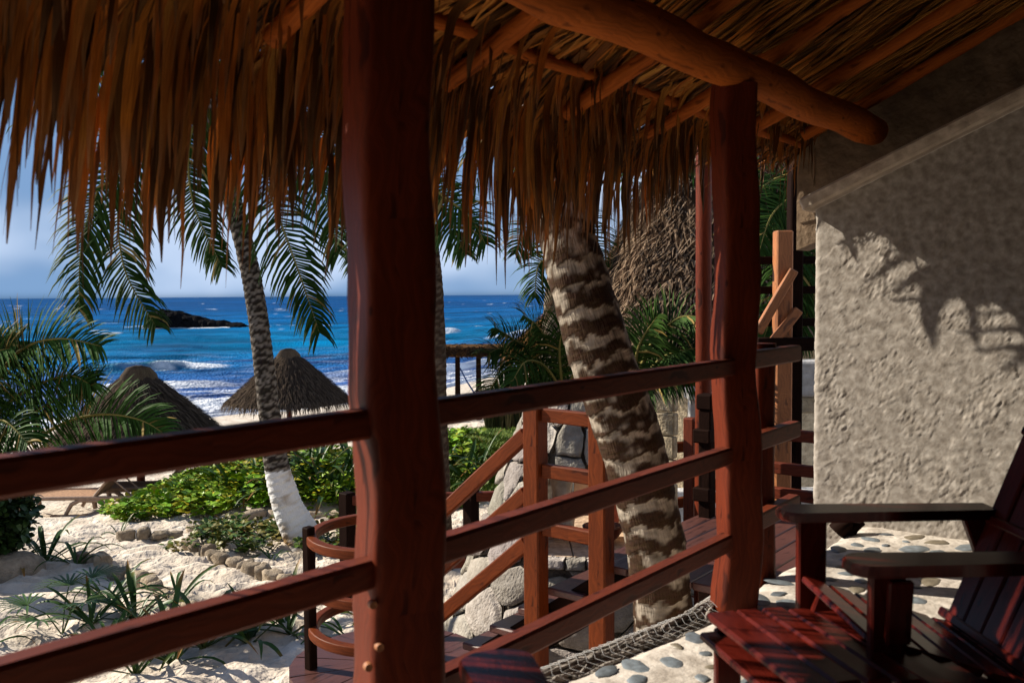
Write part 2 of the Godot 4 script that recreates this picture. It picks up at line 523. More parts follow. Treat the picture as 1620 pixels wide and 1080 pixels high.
func build_sea() -> void:
	var mb := MB.new()
	var n1 := noise(41, 0.05, 4)
	var n2 := noise(42, 0.45, 4)
	var n3 := noise(43, 0.22, 3)
	var nb := noise(44, 0.06, 2)
	var lace := noise(45, 0.5, 4)
	var patch := noise(46, 0.035, 4)
	var ks := []
	for i in 40: ks.append(-3.0 + 2.35 * i / 40.0)
	for i in 460: ks.append(-0.65 + 0.85 * i / 460.0)
	for i in 31: ks.append(0.20 + 1.3 * i / 30.0)
	var ds := []
	for i in 300: ds.append(-3.0 + 0.16 * i)
	var q := 45.0
	while q < 24000.0:
		q *= 1.022 if q < 400.0 else 1.06
		ds.append(q)
	var breakers := [[0.8, 0.10, 0.7, 2.0], [6.0, 0.22, 0.9, 3.0], [13.5, 0.36, 1.2, 4.5], [28.0, 0.6, 1.3, 3.0], [20.0, 0.35, 1.5, 3.5], [36.0, 0.4, 2.5, 5.0], [52.0, 0.5, 2.5, 5.0], [74.0, 0.5, 3.0, 6.0]]
	var cx := [-5.0, 0.0, 3.0, 8.0, 16.0, 30.0, 60.0, 150.0, 400.0, 3000.0]
	var cc := [lin(0.30, 0.30, 0.31), lin(0.18, 0.21, 0.29), lin(0.075, 0.12, 0.27), lin(0.04, 0.09, 0.26), lin(0.03, 0.09, 0.27), lin(0.010, 0.105, 0.28), lin(0.001, 0.12, 0.27), lin(0.0, 0.08, 0.235), lin(0.0, 0.055, 0.19), lin(0.0, 0.043, 0.15)]
	var vs := []
	var tints := []
	for dl in ds:
		var base: Color = cc[-1].srgb_to_linear()
		for i in cx.size() - 1:
			if dl < cx[i + 1]:
				base = (cc[i].srgb_to_linear() as Color).lerp(cc[i + 1].srgb_to_linear(), clampf((dl - cx[i]) / (cx[i + 1] - cx[i]), 0.0, 1.0))
				break
		for k in ks:
			var x: float = k * (46.0 + maxf(dl, 0.0))
			var d: float = shore(x) + dl
			var h := -3.55
			var foam := 0.0
			var fade: float = 1.0 / (1.0 + dl * 0.004) if dl > 0.0 else 1.0
			h += n1.get_noise_2d(x * 0.5, dl * 1.6) * 0.20 * minf(1.0, maxf(dl, 0.0) / 20.0) + n2.get_noise_2d(x * 0.6, dl * 1.5) * 0.13 * fade * clampf(dl / 5.0, 0.15, 1.0) + (lace.get_noise_2d(x * 1.3, dl * 3.2) * 0.05 if dl < 130.0 else 0.0)
			var tint := base
			if dl > 18.0 and dl < 400.0:
				var sw := sin(pow(dl, 0.8) * 1.5 + n1.get_noise_2d(x * 0.6, dl * 0.5) * 7.0) * smoothstep(18.0, 40.0, dl) * smoothstep(400.0, 150.0, dl)
				h += sw * 0.14
				tint *= 1.0 + 0.16 * sw  # swell shading also put into the water colour
			if dl < 130.0:
				for bi in breakers.size():
					var w: Array = breakers[bi]
					var crest: float = w[0] + nb.get_noise_2d(x * 0.7, bi * 31.0) * w[3] * 1.3
					var there := smoothstep(-0.4, 0.2, nb.get_noise_2d(x * 1.1, bi * 57.0 + 9.0)) if bi < 3 else (smoothstep(5.5, 1.0, absf(x + 24.5 + nb.get_noise_2d(x, 77.0))) if bi == 3 else smoothstep(-0.15, 0.3, nb.get_noise_2d(x * 1.6, bi * 57.0 + 9.0)) * smoothstep(-13.0, -7.0, x))
					var e: float = dl - crest
					var width: float = w[2] * (0.6 if e < 0.0 else 1.5)
					h += w[1] * there * exp(-e * e / (width * width))
					if e < 0.3 and e > -w[3]:
						var lz := lace.get_noise_2d(x * 0.9, dl * 1.6) * 0.5 + 0.5
						var br := there
						if bi == 3: br = smoothstep(2.6, 0.8, absf(x + 21.6))
						foam = maxf(foam, br * smoothstep(1.05, 0.35, lz + absf(e) / w[3] * 0.75) * (1.0 if e < 0.0 else 1.0 - e / 0.3))
					if bi == 3 and absf(e) < 2.0: tint = tint.lerp(Color(0.03, 0.17, 0.21), there * 0.7 * (1.0 - absf(e) / 2.0))
			if dl < 21.0 and dl > -1.0:
				var lc := 1.0 - absf(lace.get_noise_2d(x * 0.35 + 50.0, dl * 0.9)) * 3.4
				foam = maxf(foam, smoothstep(0.4, 1.05, lc) * 0.6 * smoothstep(21.0, 8.0, dl) * smoothstep(-0.2, 0.35, n3.get_noise_2d(x * 0.25, dl * 0.5) + 0.15))
			if dl > 90.0 and dl < 900.0:
				foam = maxf(foam, smoothstep(0.53, 0.66, n2.get_noise_2d(x * 0.12 + 9.0, dl * 0.22)) * 0.5)
			# foam round the reef
			var rf := Vector2((x + 50.4) / 10.0, (d - 147.0) / 3.4).length()
			if rf < 1.25: foam = maxf(foam, smoothstep(1.25, 0.9, rf) * smoothstep(0.3, 0.65, n2.get_noise_2d(x * 0.5, d * 0.4) * 0.5 + 0.5))
			var wd := patch.get_noise_2d(x * 0.7, dl * 2.0)
			if dl > 5.0 and dl < 100.0: tint = tint.lerp(Color(0.022, 0.035, 0.115), smoothstep(0.10, 0.4, wd) * 0.75 * smoothstep(5.0, 10.0, dl) * smoothstep(100.0, 35.0, dl))
			var ls := log(60.0 + maxf(dl, 0.0)) * 22.0
			tint *= 1.0 + 0.55 * n3.get_noise_2d(x * 0.12 * 60.0 / (60.0 + maxf(dl, 0.0)) * 3.0, ls * 2.4) + 0.7 * n2.get_noise_2d(x * 0.25 * 60.0 / (60.0 + maxf(dl, 0.0)), ls * 2.0 + 40.0)
			if dl > 2.0 and dl < 60.0: tint = tint.lerp(Color(0.20, 0.27, 0.42), 0.45 * smoothstep(0.05, 0.5, n2.get_noise_2d(x * 0.35 + 200.0, dl * 1.1)) * smoothstep(60.0, 25.0, dl))
			tint = tint.lerp(Color(0.82, 0.85, 0.88), clampf(foam * 1.15, 0.0, 1.0))
			h += foam * 0.05
			vs.append(site(x, h, d))
			tints.append(tint)
	grid(vs, ks.size(), mb, tints)
	tag(put("sea", mb, "sea", self, true), "blue tropical sea with breaking surf along the beach", "", "", "structure")

func build_reef() -> void:
	var mb := MB.new()
	var f := noise(51, 0.35, 5)
	var px := [0.0, 0.04, 0.12, 0.2, 0.33, 0.5, 0.7, 0.88, 1.0]
	var py := [0.15, 1.6, 2.45, 2.85, 2.5, 1.6, 0.95, 0.75, 0.1]
	var cols := 61
	for i in 121:
		var u := i / 120.0
		var top: float = lerp_table(px, py, u)
		for k in cols:
			var a := PI * k / 60.0
			var p := site(-59.0 + 17.0 * u, -3.9 + (top + 0.4) * pow(sin(a), 0.7), 147.0 - cos(a) * (1.2 + top * 0.8))
			p += Vector3(f.get_noise_3dv(p), f.get_noise_3dv(p + Vector3(50, 0, 0)) * 0.8, f.get_noise_3dv(p + Vector3(0, 0, 90))) * 0.7
			mb.vert(p, Vector3.UP)
	for i in 120:
		for k in cols - 1:
			var a := i * cols + k
			mb.quad(a, a + 1, a + cols + 1, a + cols)
	mb.soften(0, 0)
	tag(put("rock_islet", mb, "reef", self), "low black rock islet out in the blue sea beyond the palm trunk", "rock")

# ------------------------------------------------------------------ porch floor and walls
const EDGE_X := [-8.0, -3.0, -1.02, -0.72, -0.2, 0.4, 1.0, 1.62]
const EDGE_Z := [-0.5, -0.4, -0.2, -0.145, -0.05, -0.08, -0.06, -0.06]

func edge_z(x: float) -> float:
	return lerp_table(EDGE_X, EDGE_Z, x)

func build_porch() -> void:
	var mb := MB.new()
	var f := noise(61, 2.2, 3)
	var prof := [[0.0, -1.5], [0.0, -0.3], [0.0, -0.12], [0.012, -0.05], [0.045, -0.016], [0.10, -0.004]]
	var zs := []
	for i in 34: zs.append(0.16 + 0.05 * i)
	for i in 8: zs.append(1.9 + 0.2 * i)
	var cols := 0
	for i in 148:
		var x := -7.2 + 0.06 * i
		var ez := edge_z(x)
		cols = 0
		for q in prof:
			mb.vert(Vector3(x, q[1], ez + q[0] + f.get_noise_2d(x * 2.0, q[1]) * 0.02), Vector3(0, 1, -1)); cols += 1
		for z in zs:
			var zz: float = ez + z
			mb.vert(Vector3(x, f.get_noise_2d(x, zz) * 0.008, zz), Vector3.UP); cols += 1
	for i in 147:
		for k in cols - 1:
			var a := i * cols + k
			mb.quad(a, a + 1, a + cols + 1, a + cols)
	mb.soften(0, 0)
	var fl: Node3D = put("porch_floor", mb, "floor", self)
	tag(fl, "cream cement porch floor with grey pebbles set along its edges", "", "", "structure")
	var pm := []
	for k in 5:
		var b := MB.new()
		var tone := rr(0.7, 1.25)
		b.col = Color(0.20, 0.235, 0.27) * tone if k != 3 else Color(0.22, 0.19, 0.14)
		var r := []
		for a in 12: r.append(1.0 + rr(-0.16, 0.16))
		b.vert(Vector3(0, 0.28, 0), Vector3.UP)
		for ring in [[0.55, 0.24], [0.86, 0.12], [1.0, -0.05]]:
			for a in 12:
				var an: float = TAU * a / 12.0
				b.vert(Vector3(cos(an) * ring[0] * r[a], ring[1], sin(an) * ring[0] * r[a]), Vector3(cos(an) * 0.5, 1, sin(an) * 0.5).normalized())
		for a in 12:
			b.tri(0, 1 + a, 1 + (a + 1) % 12)
			for q in 2: b.quad(1 + q * 12 + a, 1 + q * 12 + (a + 1) % 12, 13 + q * 12 + (a + 1) % 12, 13 + q * 12 + a)
		b.soften(0, 0)
		pm.append(b.mesh(M.pebble, true))
	var placed := []
	var tries := 0
	while placed.size() < 210 and tries < 6000:
		tries += 1
		var x := rr(-2.2, 1.52)
		var band := rr(0.10, 0.62)
		var z := edge_z(x) + band
		if rng.randf() < 0.4:
			x = 1.56 - rr(0.05, 0.42); z = rr(0.1, 2.2)
		var ok := true
		for q in placed:
			if Vector2(q.x - x, q.y - z).length() < 0.105: ok = false; break
		if not ok: continue
		placed.append(Vector2(x, z))
		var big := rr(0.018, 0.056)
		var bas := Basis(Vector3.UP, rr(0, TAU)).scaled_local(Vector3(big * rr(1.0, 1.7), 0.022, big * rr(0.7, 1.0)))
		putm("pebble", pm[rng.randi() % 5], fl, "", Transform3D(bas, Vector3(x, f.get_noise_2d(x, z) * 0.008 + 0.001, z)))
	# roll of twigs and wire netting along the broken edge of the floor
	var roll := thing("twig_edging", "grey twig roll under wire netting along the floor edge", "edging", Vector3(-0.9, 0, -0.2))
	var tw := MB.new()
	var core := []
	var cr := []
	for i in 30:
		var x := -2.3 + 2.45 * i / 29.0
		core.append(Vector3(x, -0.075, edge_z(x) - 0.015)); cr.append(0.072)
	tw.col = Color(0.25, 0.22, 0.19)
	tw.tube(core, cr, 8, true, f, 0.02)
	for i in 420:
		var x := rr(-2.3, 0.05)
		var a := rr(-0.6, 2.6)
		var l := rr(0.08, 0.28)
		var pts := []
		for k in 4:
			var xx := x + l * k / 3.0
			var aa := a + (k - 1.5) * rr(-0.12, 0.12)
			pts.append(Vector3(xx, -0.075 + sin(aa) * 0.08 + rr(-0.008, 0.008), edge_z(xx) - 0.015 - cos(aa) * 0.088))
		var g := rr(0.16, 0.5)
		tw.col = Color(g, g * 0.92, g * 0.84)
		var th := rr(0.004, 0.011)
		tw.tube(pts, [th, th * 1.2, th, th * 0.6], 5, false)
	put("twigs", tw, "stone", roll, true, "stuff")
	var wi := MB.new()
	for i in 60:
		var x := -2.3 + 0.04 * i
		var pts := []
		for k in 9:
			var a := -0.7 + 3.5 * k / 8.0
			var xx := x + (0.02 if k % 2 else -0.02)
			pts.append(Vector3(xx, -0.075 + sin(a) * 0.093, edge_z(xx) - 0.015 - cos(a) * 0.10))
		wi.tube(pts, [0.0009, 0.0009, 0.0009, 0.0009, 0.0009, 0.0009, 0.0009, 0.0009, 0.0009], 4, false)
	put("wire_netting", wi, "wire", roll)
	# the piece of driftwood lying by the wall
	var dw := MB.new()
	var nf := noise(62, 9.0, 3)
	dw.tube([Vector3(1.36, 0.005, -0.05), Vector3(1.37, 0.03, -0.03), Vector3(1.39, 0.055, 0.0), Vector3(1.40, 0.075, 0.02)], [0.045, 0.05, 0.035, 0.016], 12, true, nf, 0.03)
	dw.tube([Vector3(1.39, 0.0, 0.0), Vector3(1.42, 0.03, 0.02), Vector3(1.44, 0.06, 0.06)], [0.035, 0.03, 0.012], 10, true, nf, 0.03)
	tag(put("driftwood_chunk", dw, "dark_wood", self), "small brown driftwood chunk at the foot of the plaster wall", "driftwood")

func wall_top(z: float) -> float:
	return 1.695 + 0.43 * (z + 0.27)

func build_walls() -> void:
	var mb := MB.new()
	var f1 := noise(71, 5.0, 4)
	var f2 := noise(72, 34.0, 4)
	var f3 := noise(73, 3.0, 2)
	var f4 := noise(74, 14.0, 2, FastNoiseLite.TYPE_CELLULAR)
	var zl := []
	# outline seen from above: back face, rounded outer corner, porch face
	zl.append([1.86, -0.27, Vector3(0.5, 0, -1)])
	zl.append([1.72, -0.27, Vector3(0, 0, -1)])
	for i in 6:
		var a := i / 5.0 * PI / 2
		zl.append([1.63 - sin(a) * 0.03, -0.24 - cos(a) * 0.03, Vector3(-sin(a), 0, -cos(a))])
	var z := -0.235
	while z < 3.3:
		zl.append([1.6, z, Vector3(-1, 0, 0)])
		z += 0.0065 if z < 1.15 else 0.05
	var rows := 250
	for q in zl:
		var top := wall_top(q[1])
		for r in rows:
			var y := -0.25 + (top + 0.25) * r / (rows - 1)
			var p := Vector3(q[0], y, q[1])
			var s := smoothstep(0.0, 0.25, f3.get_noise_3dv(p))
			var h := f1.get_noise_3dv(p) * 0.0022 + f2.get_noise_3dv(p) * (0.0006 + 0.0040 * s) + smoothstep(0.1, 0.14, f1.get_noise_3dv(p * Vector3(1.3, 2.0, 1.3) + Vector3(9, 0, 0))) * 0.0022
			h -= clampf(f4.get_noise_3dv(p) + 0.5, 0.0, 0.4) * 0.003 * s
			mb.vert(p + (q[2] as Vector3) * h, q[2])
	for i in zl.size() - 1:
		for r in rows - 1:
			var a := i * rows + r
			mb.quad(a, a + 1, a + rows + 1, a + rows)
	mb.soften(0, 0)
	var wall := thing("plaster_wall", "rough trowelled cream plaster wall closing the end of the porch", "wall", Vector3(1.7, 0, 1.0))
	put("wall_face", mb, "plaster", wall)
	var cap := MB.new()
	var a0 := Vector3(1.67, wall_top(-0.30) + 0.038, -0.32)
	var a1 := Vector3(1.67, wall_top(3.3) + 0.038, 3.3)
	cap.board(a0, a1, 0.30, 0.075, Vector3.UP, 0.012)
	put("wall_cap", cap, "cap_plaster", wall)
	var up := MB.new()
	var pts := PackedVector2Array([Vector2(-0.50, 1.5), Vector2(3.3, 2.9), Vector2(3.3, 3.88), Vector2(-0.34, 2.18), Vector2(-0.50, 2.05)])
	for x in [1.94, 2.14]:
		var ff := []
		var uv := []
		for p in pts: ff.append(Vector3(x, p.y, p.x)); uv.append(p)
		up.face(ff, Vector3(-1 if x < 2.0 else 1, 0, 0), uv)
	for i in pts.size():
		var p := pts[i]
		var q := pts[(i + 1) % pts.size()]
		up.face([Vector3(1.94, p.y, p.x), Vector3(2.14, p.y, p.x), Vector3(2.14, q.y, q.x), Vector3(1.94, q.y, q.x)], Vector3(0, q.x - p.x, -(q.y - p.y)).normalized() * -1.0, [p, p, q, q])
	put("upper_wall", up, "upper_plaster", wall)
	# house wall behind the camera, and an added side wall
	var hw := MB.new()
	hw.box(Vector3(9.2, 4.6, 0.2), Transform3D(Basis(), Vector3(-2.9, 1.9, 3.42)), 0.01)
	hw.box(Vector3(0.2, 4.2, 3.1), Transform3D(Basis(), Vector3(-5.4, 1.7, 1.85)), 0.01)  # added unseen end wall, keeps stray light out of the porch shade
	tag(put("house_and_added_wall", hw, "upper_plaster", self), "plain plaster house wall at the back of the porch with an added unseen wall at its left end", "wall")

# ------------------------------------------------------------------ posts, railings
func log_post(called: String, label: String, x: float, z: float, y0: float, y1: float, r: float, seed_: int, group := "", turn := -0.75) -> Node3D:
	var mb := MB.new()
	var f := noise(seed_, 1.6, 2)
	var p := []
	var ra := []
	for i in 33:
		var u := i / 32.0
		p.append(Vector3(x + f.get_noise_1d(u * 1.5) * 0.025, lerpf(y0, y1, u), z + f.get_noise_1d(u * 1.5 + 40.0) * 0.02))
		ra.append(r * (1.04 - 0.06 * u) * (1.0 + 0.04 * f.get_noise_1d(u * 4.0 + 80.0)))
	mb.tube(p, ra, 48, true, noise(seed_ + 1, 3.0, 2), 0.010, 7.0, turn)
	var o := put(called, mb, "post_wood", self)
	return tag(o, label, "post", group)

func build_railings() -> void:
	var near := log_post("porch_post", "thick dark red-brown squared post nearest, splitting the view", -1.87, 0.0, -0.3, 2.06, 0.087, 81, "squared posts holding up the porch roof", -0.454)
	for q in [Vector3(-1.987, 0.561, 0.042), Vector3(-1.974, 0.462, 0.048), Vector3(-1.998, 0.421, 0.036)]:
		var pg := MB.new()
		pg.tube([q + Vector3(0.44, 0, -0.9) * 0.01, q + Vector3(-0.44, 0, 0.9) * 0.004], [0.011, 0.009], 10)
		put("plug", pg, "raw_wood", near)
	log_post("porch_post", "slimmer far squared post with sunlit orange edge under the beam", 0.0, 0.0, -0.3, 2.06, 0.074, 84, "squared posts holding up the porch roof")
	var bays := [[-4.7, -1.90, "nearest railing bay of two long rails left of thick post"], [-1.84, -0.05, "middle railing bay of three rails between the two squared posts"]]
	for b in bays:
		var t := thing("porch_railing", b[2], "railing", Vector3(b[0], 0, 0), "railing bays along the porch edge")
		for y in [0.963, 0.620, 0.278]:
			var mb := MB.new()
			mb.board(Vector3(b[0], y + rr(-0.004, 0.004) + (0.07 if b[0] < -4.0 and y < 0.7 else (0.02 if b[0] < -4.0 else 0.0)), 0.0), Vector3(b[1], y, rr(-0.004, 0.004)), 0.058, 0.066, Vector3.UP, 0.008)
			put("rail", mb, "rail_wood", t)
	var t := thing("porch_railing", "short stub railing with squared end post beyond the far squared post", "railing", Vector3(0.4, 0, 0), "railing bays along the porch edge")
	for y in [0.978, 0.635, 0.30]:
		var mb := MB.new()
		mb.board(Vector3(0.05, y, 0.0), Vector3(0.66, y, -0.01), 0.058, 0.072, Vector3.UP, 0.008)
		put("rail", mb, "rail_wood", t)
	var pm := MB.new()
	var f := noise(86, 3.0, 2)
	pm.tube([Vector3(0.44, -0.4, -0.085), Vector3(0.44, 0.1, -0.085), Vector3(0.435, 0.6, -0.085), Vector3(0.44, 1.03, -0.085)], [0.062, 0.056, 0.053, 0.053], 24, true, f, 0.01, 6.0, -0.4)
	put("end_post", pm, "post_wood", t)

# ------------------------------------------------------------------ thatched roof
# light gradient painted along dry blades: golden as lit from below, red-brown, bleached tip
func paint_light_and_bleach(mb: MB, from: int, steps: int, col: Color) -> void:
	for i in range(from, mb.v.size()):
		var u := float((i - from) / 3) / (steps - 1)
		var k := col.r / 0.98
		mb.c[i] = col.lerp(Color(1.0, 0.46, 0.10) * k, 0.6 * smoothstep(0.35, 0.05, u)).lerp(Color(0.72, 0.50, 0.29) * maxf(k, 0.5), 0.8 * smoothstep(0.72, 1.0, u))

func roof_y(z: float) -> float:
	return 2.27 + 0.466 * z

func thatch_tone(k := 1.0) -> Color:
	var q := (rr(0.06, 0.3) if rng.randf() < 0.36 else rr(0.6, 1.1)) * k
	var w := rr(0.0, 1.0)
	return Color(0.98 * q, lerpf(0.31, 0.46, w) * q, lerpf(0.035, 0.10, w) * q)

func build_roof() -> void:
	var roof := thing("thatched_roof", "palm-thatched porch roof on log beam and rafters with long hanging fringe", "roof", Vector3(0, 2.1, 0))
	var f := noise(91, 1.3, 3)
	var bm := MB.new()
	var p := []
	var ra := []
	for i in 40:
		var x := -5.0 + 6.75 * i / 39.0
		p.append(Vector3(x, 2.112 + f.get_noise_1d(x * 0.6) * 0.02, f.get_noise_1d(x * 0.6 + 30.0) * 0.02)); ra.append(0.078 + 0.006 * f.get_noise_1d(x * 2.0))
	bm.tube(p, ra, 22, true, noise(92, 6.0, 3), 0.010)
	put("beam", bm, "beam_wood", roof)
	for x in [-4.5, -3.85, -3.1, -2.35, -1.69, -0.97, -0.25, 0.42, 1.08, 1.66]:
		var mb := MB.new()
		var pts := []
		var rs := []
		for i in 24:
			var z := -0.62 + 3.9 * i / 23.0
			if x > 1.2: z = -0.35 + 3.6 * i / 23.0
			var skew := 0.12 * (z / 3.0)
			pts.append(Vector3(x + skew + f.get_noise_2d(x * 9.0, z) * 0.035, roof_y(z) + f.get_noise_2d(x * 9.0 + 50.0, z) * 0.02, z)); rs.append(0.038 - 0.003 * absf(z - 1.0))
		mb.tube(pts, rs, 14, true, noise(93, 8.0, 3), 0.010)
		put("rafter", mb, "beam_wood", roof)
	for q in [[-0.47, 0.026], [0.62, 0.014], [1.25, 0.014], [1.9, 0.016], [2.6, 0.016]]:
		var mb := MB.new()
		var pts := []
		var rs := []
		for i in 50:
			var x := -5.0 + 7.1 * i / 49.0
			pts.append(Vector3(x, roof_y(q[0]) + 0.062 + f.get_noise_2d(x * 2.0, q[0] * 7.0) * 0.022, q[0] + f.get_noise_2d(x * 2.0, q[0] * 7.0 + 60.0) * 0.03)); rs.append(q[1] * (1.0 + 0.2 * f.get_noise_1d(x * 6.0)))
		mb.tube(pts, rs, 10, true, noise(94, 12.0, 2), 0.006)
		put("purlin", mb, "beam_wood", roof)
	# the packed layers above, which keep the sun out
	var mat_ := MB.new()
	for k in 3:
		var z0: float = [-0.70, -0.50, -0.25][k]
		var y0: float = 0.135 + 0.075 * k
		mat_.board(Vector3(-1.6, roof_y(z0) + y0, z0), Vector3(-1.6, roof_y(3.32) + y0, 3.32), 7.8, 0.07, Vector3.UP, 0.02)
	put("thatch_layers", mat_, "thatch_dark", roof)
	# leaf blades lying along the slope, seen from below
	var under := MB.new()
	for i in 3200:
		var x := rr(-4.9, 2.25)
		var z := rr(-0.6, 2.6) if i % 2 else rr(-0.6, 0.5)
		var l := rr(0.35, 0.75)
		var lean := rr(-0.16, 0.16) + f.get_noise_2d(x * 2.0, z * 2.0) * 0.35
		var pts := []
		var ws := []
		var w := rr(0.018, 0.042)
		var dip := rr(0.0, 0.05)
		for k in 5:
			var u := k / 4.0
			var zz := z + l * (0.5 - u)
			pts.append(Vector3(x + lean * l * (u - 0.5), roof_y(zz) + 0.095 - dip * u * u + f.get_noise_2d(x * 30.0, u + i) * 0.01, zz))
			ws.append(w * (1.0 - 0.75 * u * u))
		under.col = thatch_tone(1.0)
		under.strip(pts, ws, Vector3(1, rr(-0.5, 0.5), 0), rr(0.0, 0.4), rr(0, 1))
	put("thatch_underside", under, "strand", roof, true, "stuff")
	# thin stalks tied under the inner slope
	for i in 290:
		var x := rr(-1.2, 1.75)
		var z := rr(0.15, 1.7)
		var l := rr(0.35, 0.8)
		var lean := 0.18 + rr(-0.12, 0.12) + f.get_noise_2d(x * 3.0, z) * 0.3
		var bow := rr(-0.05, 0.06)
		var th := rr(0.0045, 0.010)
		var pts := []
		var rs := []
		for k in 6:
			var u := k / 5.0
			var zz := z + l * (0.5 - u)
			pts.append(Vector3(x - lean * l * (u - 0.5) + bow * sin(u * PI), roof_y(zz) + 0.046 - rr(0.0, 0.02) - 0.03 * u * u, zz))
			rs.append(th * (1.0 - 0.5 * u))
		var mb := MB.new()
		mb.col = Color(0.95, 0.46, 0.12) * rr(0.35, 1.0)
		mb.tube(pts, rs, 5, false)
		put("stalk", mb, "tuft", roof, true)
	# hanging fringe
	var lean_n := noise(95, 0.9, 2)
	var fine := noise(96, 5.0, 2)
	var rest := MB.new()
	var n_part := 0
	for i in 3500:
		var x := rr(-4.7, 2.2)
		var row := rr(0.0, 1.0)
		var short := smoothstep(0.66, 1.12, x)
		var z0 := lerpf(-0.22, lerpf(-0.74, -0.62, short), row)
		var run := lerpf(rr(0.12, 0.34), rr(0.03, 0.10), short)
		var drop := rr(0.34, 0.61) * (1.0 + 0.22 * fine.get_noise_1d(x * 1.3)) * (1.0 + 0.12 * smoothstep(0.55, 0.15, absf(x + 2.55)))
		if i % 5 > 2: drop *= 0.86
		if row < 0.35: drop *= rr(0.35, 0.9)
		drop = lerpf(drop, rr(0.03, 0.10) if rng.randf() > 0.05 else rr(0.2, 0.4), short)
		var lean := lean_n.get_noise_1d(x) * 0.95 + rr(-0.28, 0.28) + fine.get_noise_1d(x * 3.0) * 0.3 - 0.12
		var w := rr(0.004, 0.011) if i % 5 > 2 else (rr(0.014, 0.030) if rng.randf() < 0.7 else rr(0.03, 0.046))
		var pts := []
		var ws := []
		var pos := Vector3(x, roof_y(z0) + 0.085 + rr(-0.03, 0.03), z0)
		var steps := 9
		var total := run + drop
		for k in steps:
			var u := k / float(steps - 1)
			pts.append(pos)
			ws.append(w * (1.0 if u < 0.55 else 1.0 - pow((u - 0.55) / 0.45, 1.4) * 0.92))
			var bend := smoothstep(run / total - 0.2, run / total + 0.28, u)
			var dir := Vector3(lean * (1.0 - 0.7 * bend), -0.466, -0.9).normalized().lerp(Vector3(lean * (0.55 - 0.35 * u) + rr(-0.04, 0.04), -1.0, rr(-0.10, 0.06)), bend).normalized()
			pos += dir * total / (steps - 1)
		var tip_light := rr(0.8, 1.15)
		var col := thatch_tone(tip_light)
		var side := Vector3(1, 0, rr(-0.7, 0.7))
		if n_part < 300 and i % 5 < 2 and x > -3.4 and x < 1.0 and row < 0.5:
			n_part += 1
			var mb := MB.new()
			mb.col = col
			mb.strip(pts, ws, side, rr(0.05, 0.5), rr(0, 1))
			paint_light_and_bleach(mb, 0, steps, col)
			put("thatch_leaf", mb, "strand", roof, true)
		else:
			rest.col = col
			var from := rest.v.size()
			rest.strip(pts, ws, side, rr(0.05, 0.5), rr(0, 1))
			paint_light_and_bleach(rest, from, steps, col)
	for q in [[Vector3(-3.009, 1.953, -0.61), Vector3(-2.97, 1.91, -0.55), Vector3(-2.92, 1.868, -0.50), Vector3(-2.86, 1.806, -0.425), Vector3(-2.84, 1.786, -0.41)], [Vector3(-3.0, 1.90, -0.61), Vector3(-2.96, 1.868, -0.54), Vector3(-2.92, 1.812, -0.48), Vector3(-2.86, 1.74, -0.42)]]:
		var mb := MB.new()
		mb.col = Color(0.55, 0.33, 0.13)
		mb.strip(spline(q, 10), [0.010, 0.013, 0.014, 0.014, 0.014, 0.013, 0.012, 0.010, 0.008, 0.003], Vector3(0, 1, 0.4), 0.3)
		put("thatch_leaf", mb, "strand", roof, true)
	put("fringe", rest, "strand", roof, true, "stuff")

# ------------------------------------------------------------------ wooden stairs
func post_box(mb: MB, x: float, z: float, y0: float, y1: float, w: float) -> void:
	mb.board(Vector3(x, y0, z), Vector3(x, y1, z), w, w, Vector3(0, 0, 1), 0.008)

